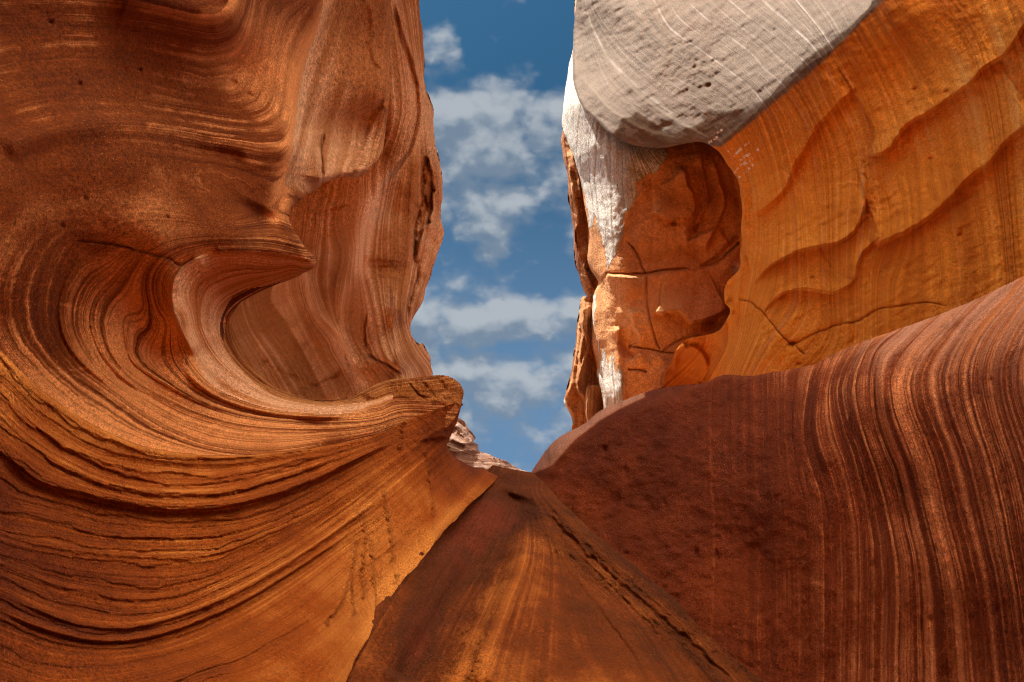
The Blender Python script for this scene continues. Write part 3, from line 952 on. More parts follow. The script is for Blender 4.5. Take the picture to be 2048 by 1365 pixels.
    r.step([(0, 1073), (83, 1094), (207, 1112), (331, 1119), (435, 1110), (538, 1069), (621, 1032)], 0.008, 18, 2, 'L', 0.12, 3)
    # ripple knobs
    for x, y, a, q in ((90, 1192, 40, .006), (105, 1200, 30, -.004), (200, 1205, 50, .006), (220, 1215, 45, -.005), (275, 1208, 60, .006), (182, 1022, 20, -.005), (420, 1034, 20, -.006), (108, 1078, 15, -.006), (290, 1110, 10, -.006), (405, 1147, 5, -.006)):
        r.bump(x, y, 16, 6, q, a)
    # rims: dark hollow flank under the snout, rolled brow to the notch
    r.step([(921, 806), (905, 818), (895, 840), (889, 862), (891, 880)], 0.02, 40, 3, 'R', 0.1)
    r.roll(right, 26, 0.5)
    r.roll(edge[:5], 7, 0.05)
    up = r.fieldmap([(0, 800, 1.2), (300, 950, 1.2), (600, 940, 0.9), (750, 900, 0.5), (200, 1100, 1.0), (450, 1100, 1.0), (620, 1060, 0.7), (200, 1250, 0.9), (450, 1250, 0.6), (650, 1250, 0.3), (300, 1365, 0.7), (850, 950, 0.25), (780, 1150, 0.25), (640, 1365, 0.3), (950, 960, 0.15)])
    up = np.clip(up, 0.1, 1.3)
    r.ledges(0.0050, 21, 1.2, 0.30, 60, up, scale=1.0)
    r.ledges(0.0022, 22, 1.2, 0.22, 60, up, scale=2.6)
    r.noise(0.004, 110, 5, 1)
    r.noise(0.0014, 20, 4, 2)
    smooth_part = np.clip(1 - up, 0, 1)
    r.d += 0.0016 * r.d * smooth_part * fbm(np.c_[(r.P[:, 0] + r.P[:, 1]) / 30.0, (r.P[:, 1] - r.P[:, 0]) / 8.0, np.zeros(r.n)], 5, 97, 0.62)
    rill = np.zeros(r.n)
    for ln in ([(722, 1020), (728, 1090), (722, 1150), (728, 1200)], [(765, 985), (778, 1050), (785, 1120)], [(850, 905), (856, 960), (868, 1030)], [(800, 900), (806, 850), (812, 800)], [(740, 1080), (745, 1150), (750, 1210)], [(700, 1160), (705, 1230)], [(792, 1150), (800, 1190), (812, 1240)], [(655, 1250), (690, 1180), (715, 1080)]):
        rill = np.maximum(rill, r.line_mask(ln, 4.5, 4.0))
    dots = np.clip(fbm(np.c_[r.P / 5.0, np.zeros(r.n)], 2, 77) * 1.6, 0, 1)
    r.d -= 0.006 * r.d * rill * dots
    r.d += 0.004 * r.d * rill * np.clip(fbm(np.c_[r.P / 6.0, np.ones(r.n)], 2, 79), 0, 1)
    tone = r.fieldmap([(0, 900, 0.0), (0, 980, -0.1), (300, 1000, 0.06), (200, 1150, -0.14), (200, 1330, -0.05), (600, 1000, 0.0), (680, 1180, 0.16), (760, 1130, 0.2), (820, 1000, 0.10), (860, 900, -0.1), (880, 960, -0.12), (960, 960, -0.15), (900, 830, -0.05), (450, 1330, 0.0), (640, 1330, 0.12)])
    sk = r.fieldmap([(0, 800, 0.9), (300, 950, 0.9), (600, 980, 0.9), (300, 1150, 0.9), (700, 1180, 0.35), (820, 1020, 0.3), (860, 850, 0.8), (450, 1330, 0.5)])
    tone = tone + 0.22 * r.line_mask([(980, 966), (932, 1012), (885, 1062), (845, 1112), (800, 1155), (765, 1205), (730, 1270)], 22, 3.0)  # lit edge beside the slab, painted as a lighter tone
    common(r, sk=np.clip(sk, .2, 1.2), tone=tone, rough=rill * 0.5)
    snout = [(780, 868), (793, 850), (860, 823), (915, 804), (940, 785), (935, 830), (900, 885), (890, 890), (870, 880), (830, 900)]
    r.build('layered_rock_slope', M_slope, 'orange slope of thin curved ledges at the lower left, rising to a beak', 'rock slope', thick=1.6,
            parts=[('beak', snout, None, None)])


# ================================================================== worn slab in the middle
def worn_slab():
    outline = [(985, 930), (1020, 938), (1048, 943), (1062, 945), (1085, 962), (1120, 1000), (1200, 1075), (1330, 1175), (1445, 1275), (1560, 1365), (1640, 1450), (2060, 1800), (350, 1800), (540, 1450), (640, 1330), (720, 1200), (830, 1080), (930, 985)]
    depth = [(1048, 944, 9.0), (1000, 945, 8.8), (965, 995, 7.35), (870, 1085, 5.56), (806, 1160, 4.80), (762, 1225, 4.20), (715, 1312, 3.62), (690, 1365, 3.30), (930, 1080, 6.2), (640, 1450, 3.2), (1040, 1010, 7.5), (1070, 1010, 7.4), (1120, 1040, 7.0),
             (1060, 1100, 5.9), (1000, 1200, 4.9), (960, 1365, 3.7), (1200, 1110, 6.3), (1200, 1250, 4.8), (1100, 1365, 3.8), (1330, 1215, 5.4), (1300, 1365, 4.0), (1430, 1300, 4.9), (1530, 1380, 4.3), (850, 1365, 3.7), (1000, 1450, 3.2)]
    strata = [(0, [(1000, 948), (900, 1060), (800, 1180), (690, 1365)]), (4, [(1015, 955), (940, 1080), (850, 1220), (770, 1365)]), (9, [(1040, 960), (985, 1090), (900, 1230), (835, 1365)]),
              (14, [(1048, 975), (1040, 1100), (990, 1220), (930, 1365)]), (22, [(1060, 975), (1110, 1100), (1120, 1230), (1120, 1365)]), (28, [(1075, 985), (1160, 1090), (1280, 1200), (1420, 1365)]), (33, [(1090, 985), (1200, 1085), (1330, 1190), (1520, 1365)])]
    r = Rock(outline, depth, strata, seed=7, jag=0.6)
    r.groove([(1036, 985), (1024, 1015), (985, 1085), (920, 1180), (860, 1260), (800, 1365)], 0.045, 36, 0.04, 0)
    r.ridge([(975, 1030), (930, 1100), (870, 1200), (810, 1290), (770, 1380)], 0.022, 26, 0.1)
    r.groove([(1000, 960), (930, 1040), (860, 1130), (800, 1215), (740, 1320)], 0.02, 16, 0.05, 1)
    r.ridge([(1052, 1085), (1035, 1150), (1010, 1220), (980, 1290), (955, 1380)], 0.030, 26, 0.12, 2)
    r.ridge([(1065, 1100), (1052, 1150), (1040, 1210)], 0.012, 9, 0.2, 2)
    r.groove([(1062, 1110), (1050, 1160), (1030, 1220)], 0.012, 7, 0.2, 2)
    r.ridge([(1060, 960), (1095, 1010), (1140, 1052), (1210, 1110)], 0.012, 18, 0.1, 2)
    r.step([(1090, 1020), (1180, 1110), (1290, 1205), (1390, 1290), (1480, 1370)], 0.018, 30, 4, 'L', 0.08, 3)
    rub = np.zeros(r.n)
    for ln, wd in (([(1100, 1018), (1160, 1075), (1230, 1135), (1320, 1200), (1420, 1285), (1530, 1380)], 16), ([(1060, 1020), (1080, 1060), (1150, 1120), (1250, 1190)], 18), ([(985, 1150), (960, 1200), (930, 1260), (900, 1330), (880, 1380)], 16),
                   ([(1040, 1060), (1000, 1180), (960, 1290), (940, 1365)], 12), ([(1400, 1200), (1412, 1300), (1418, 1365)], 10), ([(1240, 1180), (1360, 1290), (1460, 1400)], 14)):
        rub = np.maximum(rub, r.line_mask(ln, wd, 3))
    q = np.c_[(r.P[:, 0] + r.P[:, 1]) / 16.0, (r.P[:, 1] - r.P[:, 0]) / 7.0, np.zeros(r.n)]
    left = r.P[:, 0] < 1050
    q[left] = np.c_[(r.P[left, 0] - r.P[left, 1]) / 16.0, (r.P[left, 1] + r.P[left, 0]) / 8.0, np.zeros(left.sum())]
    r.d -= 0.0055 * r.d * rub * fbm(q, 4, 91, 0.65)
    r.ledges(0.003, 31, 0.6, 0.4, 60)
    for ln in ([(1090, 1040), (1200, 1150), (1320, 1270), (1400, 1380)], [(1075, 1060), (1170, 1180), (1260, 1300), (1310, 1390)], [(1110, 1030), (1220, 1130), (1350, 1240), (1450, 1340)], [(1010, 1040), (960, 1150), (900, 1270), (850, 1380)], [(1030, 1060), (990, 1150), (940, 1260), (900, 1380)]):
        r.step(ln, 0.007, 22, 2, 'L', 0.15, 2.5)
    r.noise(0.006, 90, 5, 1)
    r.noise(0.0016, 16, 4, 2)
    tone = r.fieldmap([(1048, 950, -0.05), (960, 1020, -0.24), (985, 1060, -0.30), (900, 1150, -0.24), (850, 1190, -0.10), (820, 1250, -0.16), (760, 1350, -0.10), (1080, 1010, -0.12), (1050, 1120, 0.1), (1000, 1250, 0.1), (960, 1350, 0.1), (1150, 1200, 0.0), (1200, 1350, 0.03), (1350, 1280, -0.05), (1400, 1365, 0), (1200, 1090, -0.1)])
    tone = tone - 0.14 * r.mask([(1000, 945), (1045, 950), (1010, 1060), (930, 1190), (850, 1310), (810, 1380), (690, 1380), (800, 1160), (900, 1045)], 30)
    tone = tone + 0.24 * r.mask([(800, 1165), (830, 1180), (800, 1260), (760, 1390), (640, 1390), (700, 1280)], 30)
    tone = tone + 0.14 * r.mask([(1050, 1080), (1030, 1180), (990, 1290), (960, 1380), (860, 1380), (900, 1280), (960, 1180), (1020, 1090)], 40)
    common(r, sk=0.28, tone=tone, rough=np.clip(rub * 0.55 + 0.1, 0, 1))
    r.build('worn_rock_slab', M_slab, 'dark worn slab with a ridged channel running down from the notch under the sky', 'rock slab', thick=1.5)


# ================================================================== dark striped wall on the right
def striped_wall():
    rim = [(1062, 945), (1075, 925), (1100, 890), (1130, 868), (1165, 850), (1200, 822), (1240, 804), (1290, 785), (1340, 773), (1400, 768), (1418, 764), (1428, 757), (1445, 751), (1470, 750), (1500, 752), (1560, 742), (1630, 728),
           (1655, 714), (1690, 697), (1750, 675), (1850, 640), (1950, 600), (2048, 552), (2140, 510), (2540, 330)]
    foot = [(2000, 1800), (1600, 1440), (1515, 1365), (1420, 1290), (1290, 1180), (1180, 1090), (1105, 1022), (1075, 985), (1058, 952)]
    outline = rim + [(2540, 900), (2540, 1800)] + foot
    depth = [(1062, 946, 9.2), (1100, 900, 9.0), (1200, 830, 8.7), (1300, 790, 8.2), (1400, 775, 7.6), (1500, 760, 7.0), (1640, 735, 6.1), (1700, 705, 5.9), (1850, 650, 5.15), (1950, 610, 4.75), (2048, 562, 4.4), (2140, 515, 4.0),
             (1150, 960, 8.0), (1200, 1000, 7.5), (1105, 1010, 8.0), (1290, 1160, 6.0), (1350, 900, 7.0), (1420, 1000, 6.1), (1420, 1280, 5.05), (1500, 900, 6.1), (1500, 1100, 5.4), (1600, 1000, 4.95), (1640, 800, 5.55), (1640, 1200, 4.4), (1640, 1365, 4.1),
             (1750, 760, 4.85), (1760, 850, 4.5), (1760, 1000, 4.3), (1850, 760, 4.35), (1850, 900, 4.0), (1850, 1100, 3.7), (1850, 1365, 3.4), (1950, 720, 4.0), (1950, 850, 3.65), (2048, 680, 3.65), (2048, 850, 3.25), (2048, 1100, 3.0), (2048, 1365, 2.8), (2140, 700, 3.2), (2140, 1365, 2.4), (1515, 1365, 4.5), (1600, 1450, 3.9)]
    strata = [(-4, [(1150, 900), (1160, 980), (1170, 1060)]), (0, [(1245, 810), (1242, 950), (1240, 1110)]), (3, [(1363, 780), (1363, 1000), (1361, 1200)]),
              (5, [(1422, 765), (1421, 900), (1427, 1050), (1426, 1200), (1418, 1365)]), (8, [(1490, 755), (1488, 900), (1494, 1050), (1492, 1250), (1490, 1365)]), (12, [(1560, 745), (1563, 900), (1583, 1100), (1588, 1365)]),
              (16, [(1655, 722), (1640, 773), (1632, 861), (1645, 910), (1669, 973), (1679, 1065), (1681, 1187), (1678, 1365)]),
              (19, [(1705, 697), (1684, 729), (1669, 778), (1679, 846), (1703, 919), (1732, 1041), (1740, 1138), (1737, 1363)]),
              (23, [(1800, 660), (1752, 700), (1737, 773), (1752, 870), (1781, 944), (1805, 1041), (1825, 1138), (1830, 1363)]),
              (27, [(1885, 630), (1815, 700), (1785, 763), (1793, 822), (1830, 919), (1859, 1041), (1888, 1163), (1903, 1363)]),
              (32, [(2005, 578), (1940, 640), (1898, 700), (1876, 749), (1888, 822), (1922, 919), (1952, 1041), (1981, 1163), (2005, 1363)]),
              (38, [(2100, 540), (2030, 620), (1981, 700), (1970, 749), (1981, 822), (2025, 968), (2048, 1090), (2080, 1300)]), (43, [(2130, 600), (2060, 700), (2050, 770), (2090, 900), (2130, 1050)])]
    r = Rock(outline, depth, strata, seed=9, jag=0.6)
    r.s += 0.07 * np.maximum(r.P[:, 0] - 2118, 0)
    # brow that faces up along the left end of the rim, its skylight painted pale
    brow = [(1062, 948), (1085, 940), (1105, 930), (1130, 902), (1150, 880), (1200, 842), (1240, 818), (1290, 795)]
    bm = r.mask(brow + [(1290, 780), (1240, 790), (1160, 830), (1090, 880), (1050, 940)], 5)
    r.roll(rim[:9], 34, 0.9)
    r.roll(rim[8:18], 10, 0.25)
    r.roll(rim[17:], 60, 0.55)
    r.step([(1425, 757), (1421, 800), (1421, 900), (1427, 1050), (1426, 1200), (1418, 1340)], 0.006, 50, 3.0, 'R', 0.02, 2.2)
    r.ridge([(1655, 715), (1640, 765), (1633, 830), (1637, 880), (1660, 950)], 0.015, 12, 0.15)
    r.groove([(1668, 770), (1672, 830), (1690, 900), (1705, 950)], 0.010, 9, 0.2, 0)
    r.groove([(1752, 700), (1745, 770), (1770, 870), (1800, 960), (1825, 1080)], 0.018, 14, 0.15, 0)
    r.ridge([(1790, 700), (1768, 770), (1785, 850), (1820, 930), (1850, 1030), (1880, 1180), (1895, 1365)], 0.018, 16, 0.1)
    for x, y in ((1898, 764), (1983, 763), (1905, 640), (1747, 1132), (1871, 1100), (1862, 1240), (1395, 864), (1490, 1022), (1433, 1110), (1393, 1108), (1210, 900), (1250, 940), (1330, 1010)):
        r.bump(x, y, 4.5, 8, -0.008)
    fl = np.clip(r.fieldmap([(1150, 950, 0.05), (1350, 950, 0.1), (1500, 900, 0.3), (1560, 1000, 0.35), (1640, 850, 0.9), (1750, 850, 1.2), (1900, 800, 1.2), (2048, 800, 1.2), (1900, 1200, 0.9), (1700, 1250, 0.6), (1500, 1250, 0.3), (2048, 600, 0.7), (1850, 660, 0.7)]), 0.03, 1.3)
    plain = np.clip(1 - fl, 0, 1)
    r.d += 0.0026 * r.d * plain * fbm(np.c_[(r.P[:, 0] + 0.6 * r.P[:, 1]) / 30.0, (r.P[:, 1] - 0.3 * r.P[:, 0]) / 18.0, np.zeros(r.n)], 5, 95, 0.55)
    r.ledges(0.0070, 41, 0.5, 0.16, 60, fl, scale=0.75)
    r.ledges(0.0026, 42, 0.7, 0.14, 60, fl, scale=2.6)
    r.noise(0.006, 100, 5, 1, mask=1 - 0.55 * np.clip(fl, 0, 1))
    r.noise(0.0014, 20, 4, 2)
    rub = r.mask([(1090, 1000), (1200, 1095), (1300, 1178), (1425, 1283), (1530, 1368), (1620, 1450), (1500, 1450), (1400, 1320), (1200, 1140), (1090, 1040)], 8)
    r.d -= 0.0035 * r.d * rub * fbm(np.c_[r.P / 9.0, np.zeros(r.n)], 4, 93, 0.65)
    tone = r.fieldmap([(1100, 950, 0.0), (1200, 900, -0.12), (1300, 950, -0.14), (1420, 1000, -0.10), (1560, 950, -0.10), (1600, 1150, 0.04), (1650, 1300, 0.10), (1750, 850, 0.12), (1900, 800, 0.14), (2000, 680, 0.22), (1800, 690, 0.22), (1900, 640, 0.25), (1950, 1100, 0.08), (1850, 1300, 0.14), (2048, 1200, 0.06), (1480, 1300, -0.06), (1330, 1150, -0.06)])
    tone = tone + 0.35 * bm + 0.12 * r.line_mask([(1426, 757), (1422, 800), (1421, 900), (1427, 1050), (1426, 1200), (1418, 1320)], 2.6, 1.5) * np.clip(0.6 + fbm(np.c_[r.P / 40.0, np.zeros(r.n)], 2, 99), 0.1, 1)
    sh = np.clip(r.fieldmap([(1640, 735, 0.0), (1700, 720, 0.5), (1850, 670, 0.6), (2000, 600, 0.7), (2048, 640, 0.6), (1950, 720, 0.45), (1850, 760, 0.3), (1750, 780, 0.2), (1700, 850, 0.05), (1800, 900, 0.1), (1950, 900, 0.15), (2048, 850, 0.2), (1800, 1100, 0.0), (2048, 1200, 0.0), (1500, 900, 0), (1400, 780, 0)]), 0, 0.7)  # skylight on the shoulder, painted as a pale coat
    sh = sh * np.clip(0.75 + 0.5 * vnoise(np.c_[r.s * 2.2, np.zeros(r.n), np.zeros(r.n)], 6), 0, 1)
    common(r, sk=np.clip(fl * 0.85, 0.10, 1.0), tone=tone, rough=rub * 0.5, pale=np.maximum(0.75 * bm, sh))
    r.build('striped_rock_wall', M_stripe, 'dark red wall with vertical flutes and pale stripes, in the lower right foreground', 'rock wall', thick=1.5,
            parts=[('brow', brow + [(1290, 770), (1200, 800), (1090, 870), (1040, 940)], None, 'pale smooth brow facing the sky'),
                   ('fluted_shoulder', [(1655, 700), (1640, 765), (1632, 861), (1645, 910), (1669, 973), (1679, 1065), (1681, 1187), (1678, 1820), (2560, 1820), (2560, 300), (2160, 480)], None, 'fluted shoulder with many fine pale stripes')])


# ================================================================== tan buttress behind the hollow on the left
def tan_buttress():
    sil = [(834, -60), (838, 0), (845, 60), (848, 100), (852, 180), (866, 220), (868, 270), (874, 305), (880, 330), (886, 380), (886, 400), (883, 440), (888, 468), (880, 500), (868, 530), (855, 570), (846, 602), (840, 615),
           (824, 640), (821, 660), (828, 680), (838, 690), (842, 684), (852, 700), (862, 716), (864, 735), (867, 748), (862, 760)]
    outline = [(620, -400), (815, -400), (830, -80)] + sil + [(850, 810), (700, 860), (560, 830), (430, 740), (400, 620), (480, 500), (540, 400), (600, 200)]
    depth = [(700, 0, 10.5), (770, 0, 10.6), (785, 60, 10.4), (830, 60, 11.8), (850, 200, 12.4), (800, 120, 10.8), (815, 200, 11.0), (790, 260, 10.8), (660, 300, 11.6), (620, 420, 12.2), (680, 420, 12.3), (740, 380, 11.7), (720, 450, 11.9),
             (600, 500, 12.0), (660, 540, 11.8), (700, 560, 11.4), (540, 620, 11.2), (600, 660, 11.0), (500, 680, 10.6), (640, 730, 11.0), (560, 740, 10.5), (613, 551, 11.4), (640, 640, 11.2), (690, 700, 10.9), (724, 765, 10.6), (700, 640, 11.0), (740, 700, 10.7),
             (760, 450, 11.0), (735, 540, 11.0), (760, 640, 10.6), (800, 500, 10.9), (800, 620, 10.7), (800, 720, 10.5), (830, 380, 11.3), (800, 380, 10.9), (850, 430, 12.0), (835, 520, 11.9), (875, 470, 12.8), (860, 330, 12.1), (880, 400, 12.9), (820, 650, 11.6), (850, 720, 12.0), (862, 745, 12.6), (600, 800, 10.4), (800, 790, 10.4), (440, 620, 10.6)]
    strata = [(0, [(540, 600), (600, 690), (640, 770)]), (2, [(600, 430), (590, 520), (600, 600), (640, 690), (690, 780)]), (4, [(613, 551), (620, 593), (637, 634), (675, 675), (699, 720), (724, 765)]), (5.5, [(660, 420), (655, 520), (660, 600), (690, 690)]),
              (7, [(705, 500), (692, 572), (682, 634), (700, 700), (745, 770)]), (10, [(744, 407), (730, 462), (723, 538), (734, 579), (744, 620), (765, 710), (805, 750)]), (13, [(790, 340), (770, 420), (765, 540), (775, 640), (790, 700), (815, 755)]),
              (16, [(824, 293), (815, 400), (812, 500), (800, 620), (815, 690), (845, 740)]), (19, [(842, 210), (858, 340), (860, 440), (835, 560), (818, 650), (850, 710)]), (21, [(840, 0), (850, 150), (884, 400), (870, 530)]),
              (12, [(782, 14), (795, 140), (800, 240), (770, 330)]), (15, [(800, 0), (825, 130), (835, 230)])]
    r = Rock(outline, depth, strata, seed=13, jag=2.2)
    ridge_v = [(786, 0), (800, 50), (812, 90), (827, 138), (837, 179), (838, 224), (824, 293), (798, 331), (768, 365), (748, 410), (732, 462), (723, 538)]
    r.step(ridge_v, 0.030, 60, 4, 'L', 0.06, 1.5)
    r.step([(744, 407), (730, 462), (723, 538), (734, 579), (744, 620), (765, 710), (806, 750)], 0.032, 50, 3, 'L', 0.1)
    r.step([(600, 500), (613, 551), (620, 593), (637, 634), (675, 675), (699, 720), (724, 765)], 0.030, 45, 4, 'L', 0.15)
    r.step([(705, 520), (694, 572), (682, 634), (686, 682), (700, 720), (745, 775)], 0.016, 40, 3, 'L', 0.15)
    r.ridge([(790, 620), (783, 660), (795, 720), (815, 750)], 0.010, 8, 0.2)
    r.step([(770, 560), (785, 590), (784, 650), (790, 700), (800, 755)], 0.014, 30, 3, 'L', 0.15)
    # torn inlet along the sunward edge
    inlet = [(845, 300), (843, 340), (838, 370), (842, 400), (832, 440), (826, 479), (825, 513), (832, 545), (822, 585), (813, 620), (820, 655)]
    r.step(inlet, 0.035, 22, 2.5, 'R', 0.08, 3)
    r.groove(inlet, 0.03, 7, 0.1, 4)
    r.step([(843, 300), (862, 340), (866, 380), (860, 440), (838, 475), (830, 515)], 0.03, 16, 2, 'L', 0.12, 3)
    r.groove([(850, 345), (846, 380), (856, 410), (848, 440)], 0.012, 3, 0.2, 3)
    r.groove([(858, 360), (852, 395), (858, 430)], 0.010, 2.5, 0.2, 3)
    r.groove([(735, 706), (760, 722), (790, 738), (812, 752)], 0.010, 2.0, 0.15)
    r.groove([(735, 706), (731, 660), (738, 620)], 0.006, 1.8, 0.2)
    # broken foot of the hollow
    r.step([(523, 724), (532, 722), (560, 740), (590, 752), (612, 765), (628, 770), (650, 760), (690, 748), (708, 745)], 0.006, 50, 5, 'L', 0.06, 3)
    r.ridge([(700, 408), (660, 416), (690, 412)], 0.006, 4, 0.2)
    r.roll(sil, 9, 0.5)
    edge_m = r.mask([(842, 200), (866, 200), (890, 390), (890, 480), (850, 610), (800, 640), (820, 560), (822, 470), (840, 380)], 6)
    low_m = r.mask([(520, 715), (620, 745), (720, 720), (740, 790), (600, 800)], 10)
    r.ledges(0.0010, 51, 0.5, 0.2, 60)
    r.noise(0.006, 120, 5, 1)
    r.noise(0.0016, 24, 4, 2)
    r.noise(0.012, 30, 5, 4, mask=np.maximum(edge_m, 0.35 * low_m))
    tone = r.fieldmap([(620, 430, -0.02), (700, 450, 0.0), (540, 640, 0.06), (620, 700, 0.06), (660, 600, -0.02), (740, 640, 0.05), (800, 560, 0.08), (760, 430, 0.12), (860, 250, 0.24), (874, 450, 0.24), (800, 300, 0.05), (800, 720, 0.05), (850, 720, 0.1), (845, 100, 0.1), (850, 400, -0.1)])  # lighter at the sky edge: rim light painted into the tone
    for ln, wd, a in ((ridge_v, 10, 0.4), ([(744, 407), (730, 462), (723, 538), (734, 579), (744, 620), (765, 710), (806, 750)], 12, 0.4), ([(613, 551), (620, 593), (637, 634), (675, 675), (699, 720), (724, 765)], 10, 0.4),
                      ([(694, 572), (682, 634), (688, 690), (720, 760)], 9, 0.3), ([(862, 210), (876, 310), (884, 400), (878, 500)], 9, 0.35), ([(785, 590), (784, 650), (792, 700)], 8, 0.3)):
        tone = tone + 0.5 * a * r.line_mask(ln, wd * 1.7, 2.5)  # highlights on the ribs, painted into the tone
    common(r, sk=0.5, tone=tone, rough=0.5 * np.maximum(edge_m, low_m))
    r.build('tan_rock_buttress', M_butt, 'tan ribbed buttress at the left of the sky, seen behind the hooked hollow', 'rock buttress', thick=4.0,
            parts=[('hollow', [(560, 380), (770, 360), (744, 410), (730, 462), (700, 540), (690, 600), (682, 660), (675, 675), (637, 634), (620, 593), (613, 551), (590, 480)], None, 'shaded hollow'),
                   ('back_face', [(380, 480), (590, 480), (613, 551), (620, 593), (637, 634), (675, 675), (699, 720), (708, 745), (690, 748), (628, 770), (560, 742), (523, 724), (420, 740)], None, 'flat dark orange face deep in the hollow')])


# ================================================================== small far ridge in the notch
def far_ridge():
    outline = [(870, 838), (912, 836), (918, 834), (930, 843), (934, 855), (944, 865), (951, 877), (945, 885), (956, 890), (957, 902), (980, 909), (989, 914), (1000, 918), (1012, 921), (1024, 930), (1044, 940), (1062, 948), (1060, 985), (960, 985), (860, 930)]
    depth = [(870, 850, 15.5), (920, 840, 16.5), (950, 880, 17), (900, 900, 15.2), (930, 915, 15.4), (955, 900, 17), (1000, 925, 17.5), (1044, 942, 19), (960, 935, 16), (960, 985, 15), (1060, 985, 17)]
    strata = [(0, [(905, 838), (935, 860), (950, 880)]), (3, [(895, 870), (925, 885), (957, 900)]), (6, [(893, 900), (930, 910), (985, 915)]), (9, [(905, 925), (960, 932), (1044, 942)]), (12, [(900, 960), (1050, 965)])]
    r = Rock(outline, depth, strata, seed=15, jag=1.5, res=1.6)
    r.step([(900, 880), (925, 890), (950, 888)], 0.02, 16, 2, 'L', 0.1, 2)
    r.step([(897, 905), (925, 905), (957, 903)], 0.02, 14, 2, 'L', 0.1, 2)
    r.ridge([(912, 850), (930, 880), (930, 905)], 0.010, 6, 0.1, 2)
    r.facets(14, 0.010, [(870, 830), (960, 830), (1060, 945), (1060, 985), (880, 960)], 4)
    r.noise(0.008, 24, 4, 1)
    r.ledges(0.003, 55, 0.6, 0.3, 20)
    common(r, sk=1.0, tone=0.12)
    r.build('distant_ridge', M_far, 'small pale pink ridge far off in the notch below the sky', 'rock ridge', thick=5)


# ================================================================== dark blades at the sky edge on the right
def dark_blades():
    up = [(1132, 250), (1125, 262), (1123, 300), (1128, 330), (1134, 344), (1136, 379), (1140, 424), (1145, 452), (1148, 500), (1152, 534), (1157, 551), (1169, 586), (1185, 603), (1215, 600), (1230, 480), (1200, 300), (1160, 240)]
    r = Rock(up, [(1125, 300, 18.5), (1140, 424, 18.1), (1165, 580, 17.5), (1160, 350, 18.1), (1175, 480, 17.7), (1190, 590, 17.3), (1220, 500, 17.4), (1160, 260, 18.8)],
             [(0, [(1130, 270), (1145, 400), (1165, 570)]), (4, [(1150, 280), (1165, 400), (1185, 590)]), (8, [(1170, 280), (1190, 420), (1205, 590)])], seed=17, jag=2.0, res=1.8)
    r.step([(1140, 330), (1152, 400), (1160, 440), (1150, 470), (1165, 520), (1180, 560), (1193, 585)], 0.02, 14, 2, 'R', 0.1, 2)
    r.step([(1145, 300), (1160, 350), (1165, 400)], 0.02, 14, 2, 'R', 0.1, 2)
    r.facets(14, 0.008, up, 3)
    r.roll(up[:13], 8, 0.6)
    r.noise(0.006, 30, 5, 1)
    common(r, sk=0.8, tone=-0.05)
    r.build('rock_blade', M_blade, 'upper of the two thin brown rock blades edging the sky beside the cliff', 'rock blade', thick=3, )
    lo = [(1168, 592), (1163, 596), (1158, 630), (1154, 650), (1151, 690), (1145, 722), (1138, 765), (1128, 796), (1129, 812), (1138, 824), (1145, 845), (1147, 880), (1230, 880), (1230, 640), (1190, 598)]
    r = Rock(lo, [(1160, 610, 17.3), (1150, 700, 17.3), (1130, 800, 17.3), (1147, 860, 17.3), (1175, 620, 17.25), (1172, 700, 17.25), (1165, 780, 17.25), (1200, 700, 17.2), (1190, 840, 17.2), (1225, 760, 17.2)],
             [(0, [(1160, 610), (1150, 720), (1132, 800)]), (5, [(1172, 620), (1168, 720), (1160, 820)]), (9, [(1190, 640), (1190, 740), (1185, 850)])], seed=19, jag=2.0, res=1.8)
    r.step([(1166, 600), (1165, 650), (1158, 720), (1155, 775), (1168, 800), (1174, 850)], 0.025, 16, 2, 'L', 0.08, 2)
    r.step([(1182, 607), (1163, 625), (1164, 650), (1173, 690), (1160, 740), (1154, 772)], 0.015, 12, 2, 'L', 0.1, 2)
    r.step([(1210, 770), (1176, 772), (1172, 800), (1174, 860)], 0.03, 40, 2, 'L', 0.05, 1)
    r.facets(10, 0.007, lo, 5)
    r.roll(lo[:11], 7, 0.6)
    r.noise(0.006, 30, 5, 1)
    edge = r.line_mask([(1128, 800), (1134, 818), (1140, 840)], 3, 1)
    common(r, sk=0.8, tone=-0.02, pale=0.9 * edge)
    r.build('rock_blade', M_blade, 'lower of the two brown rock blades at the sky edge, resting on the rim', 'rock blade', thick=3)


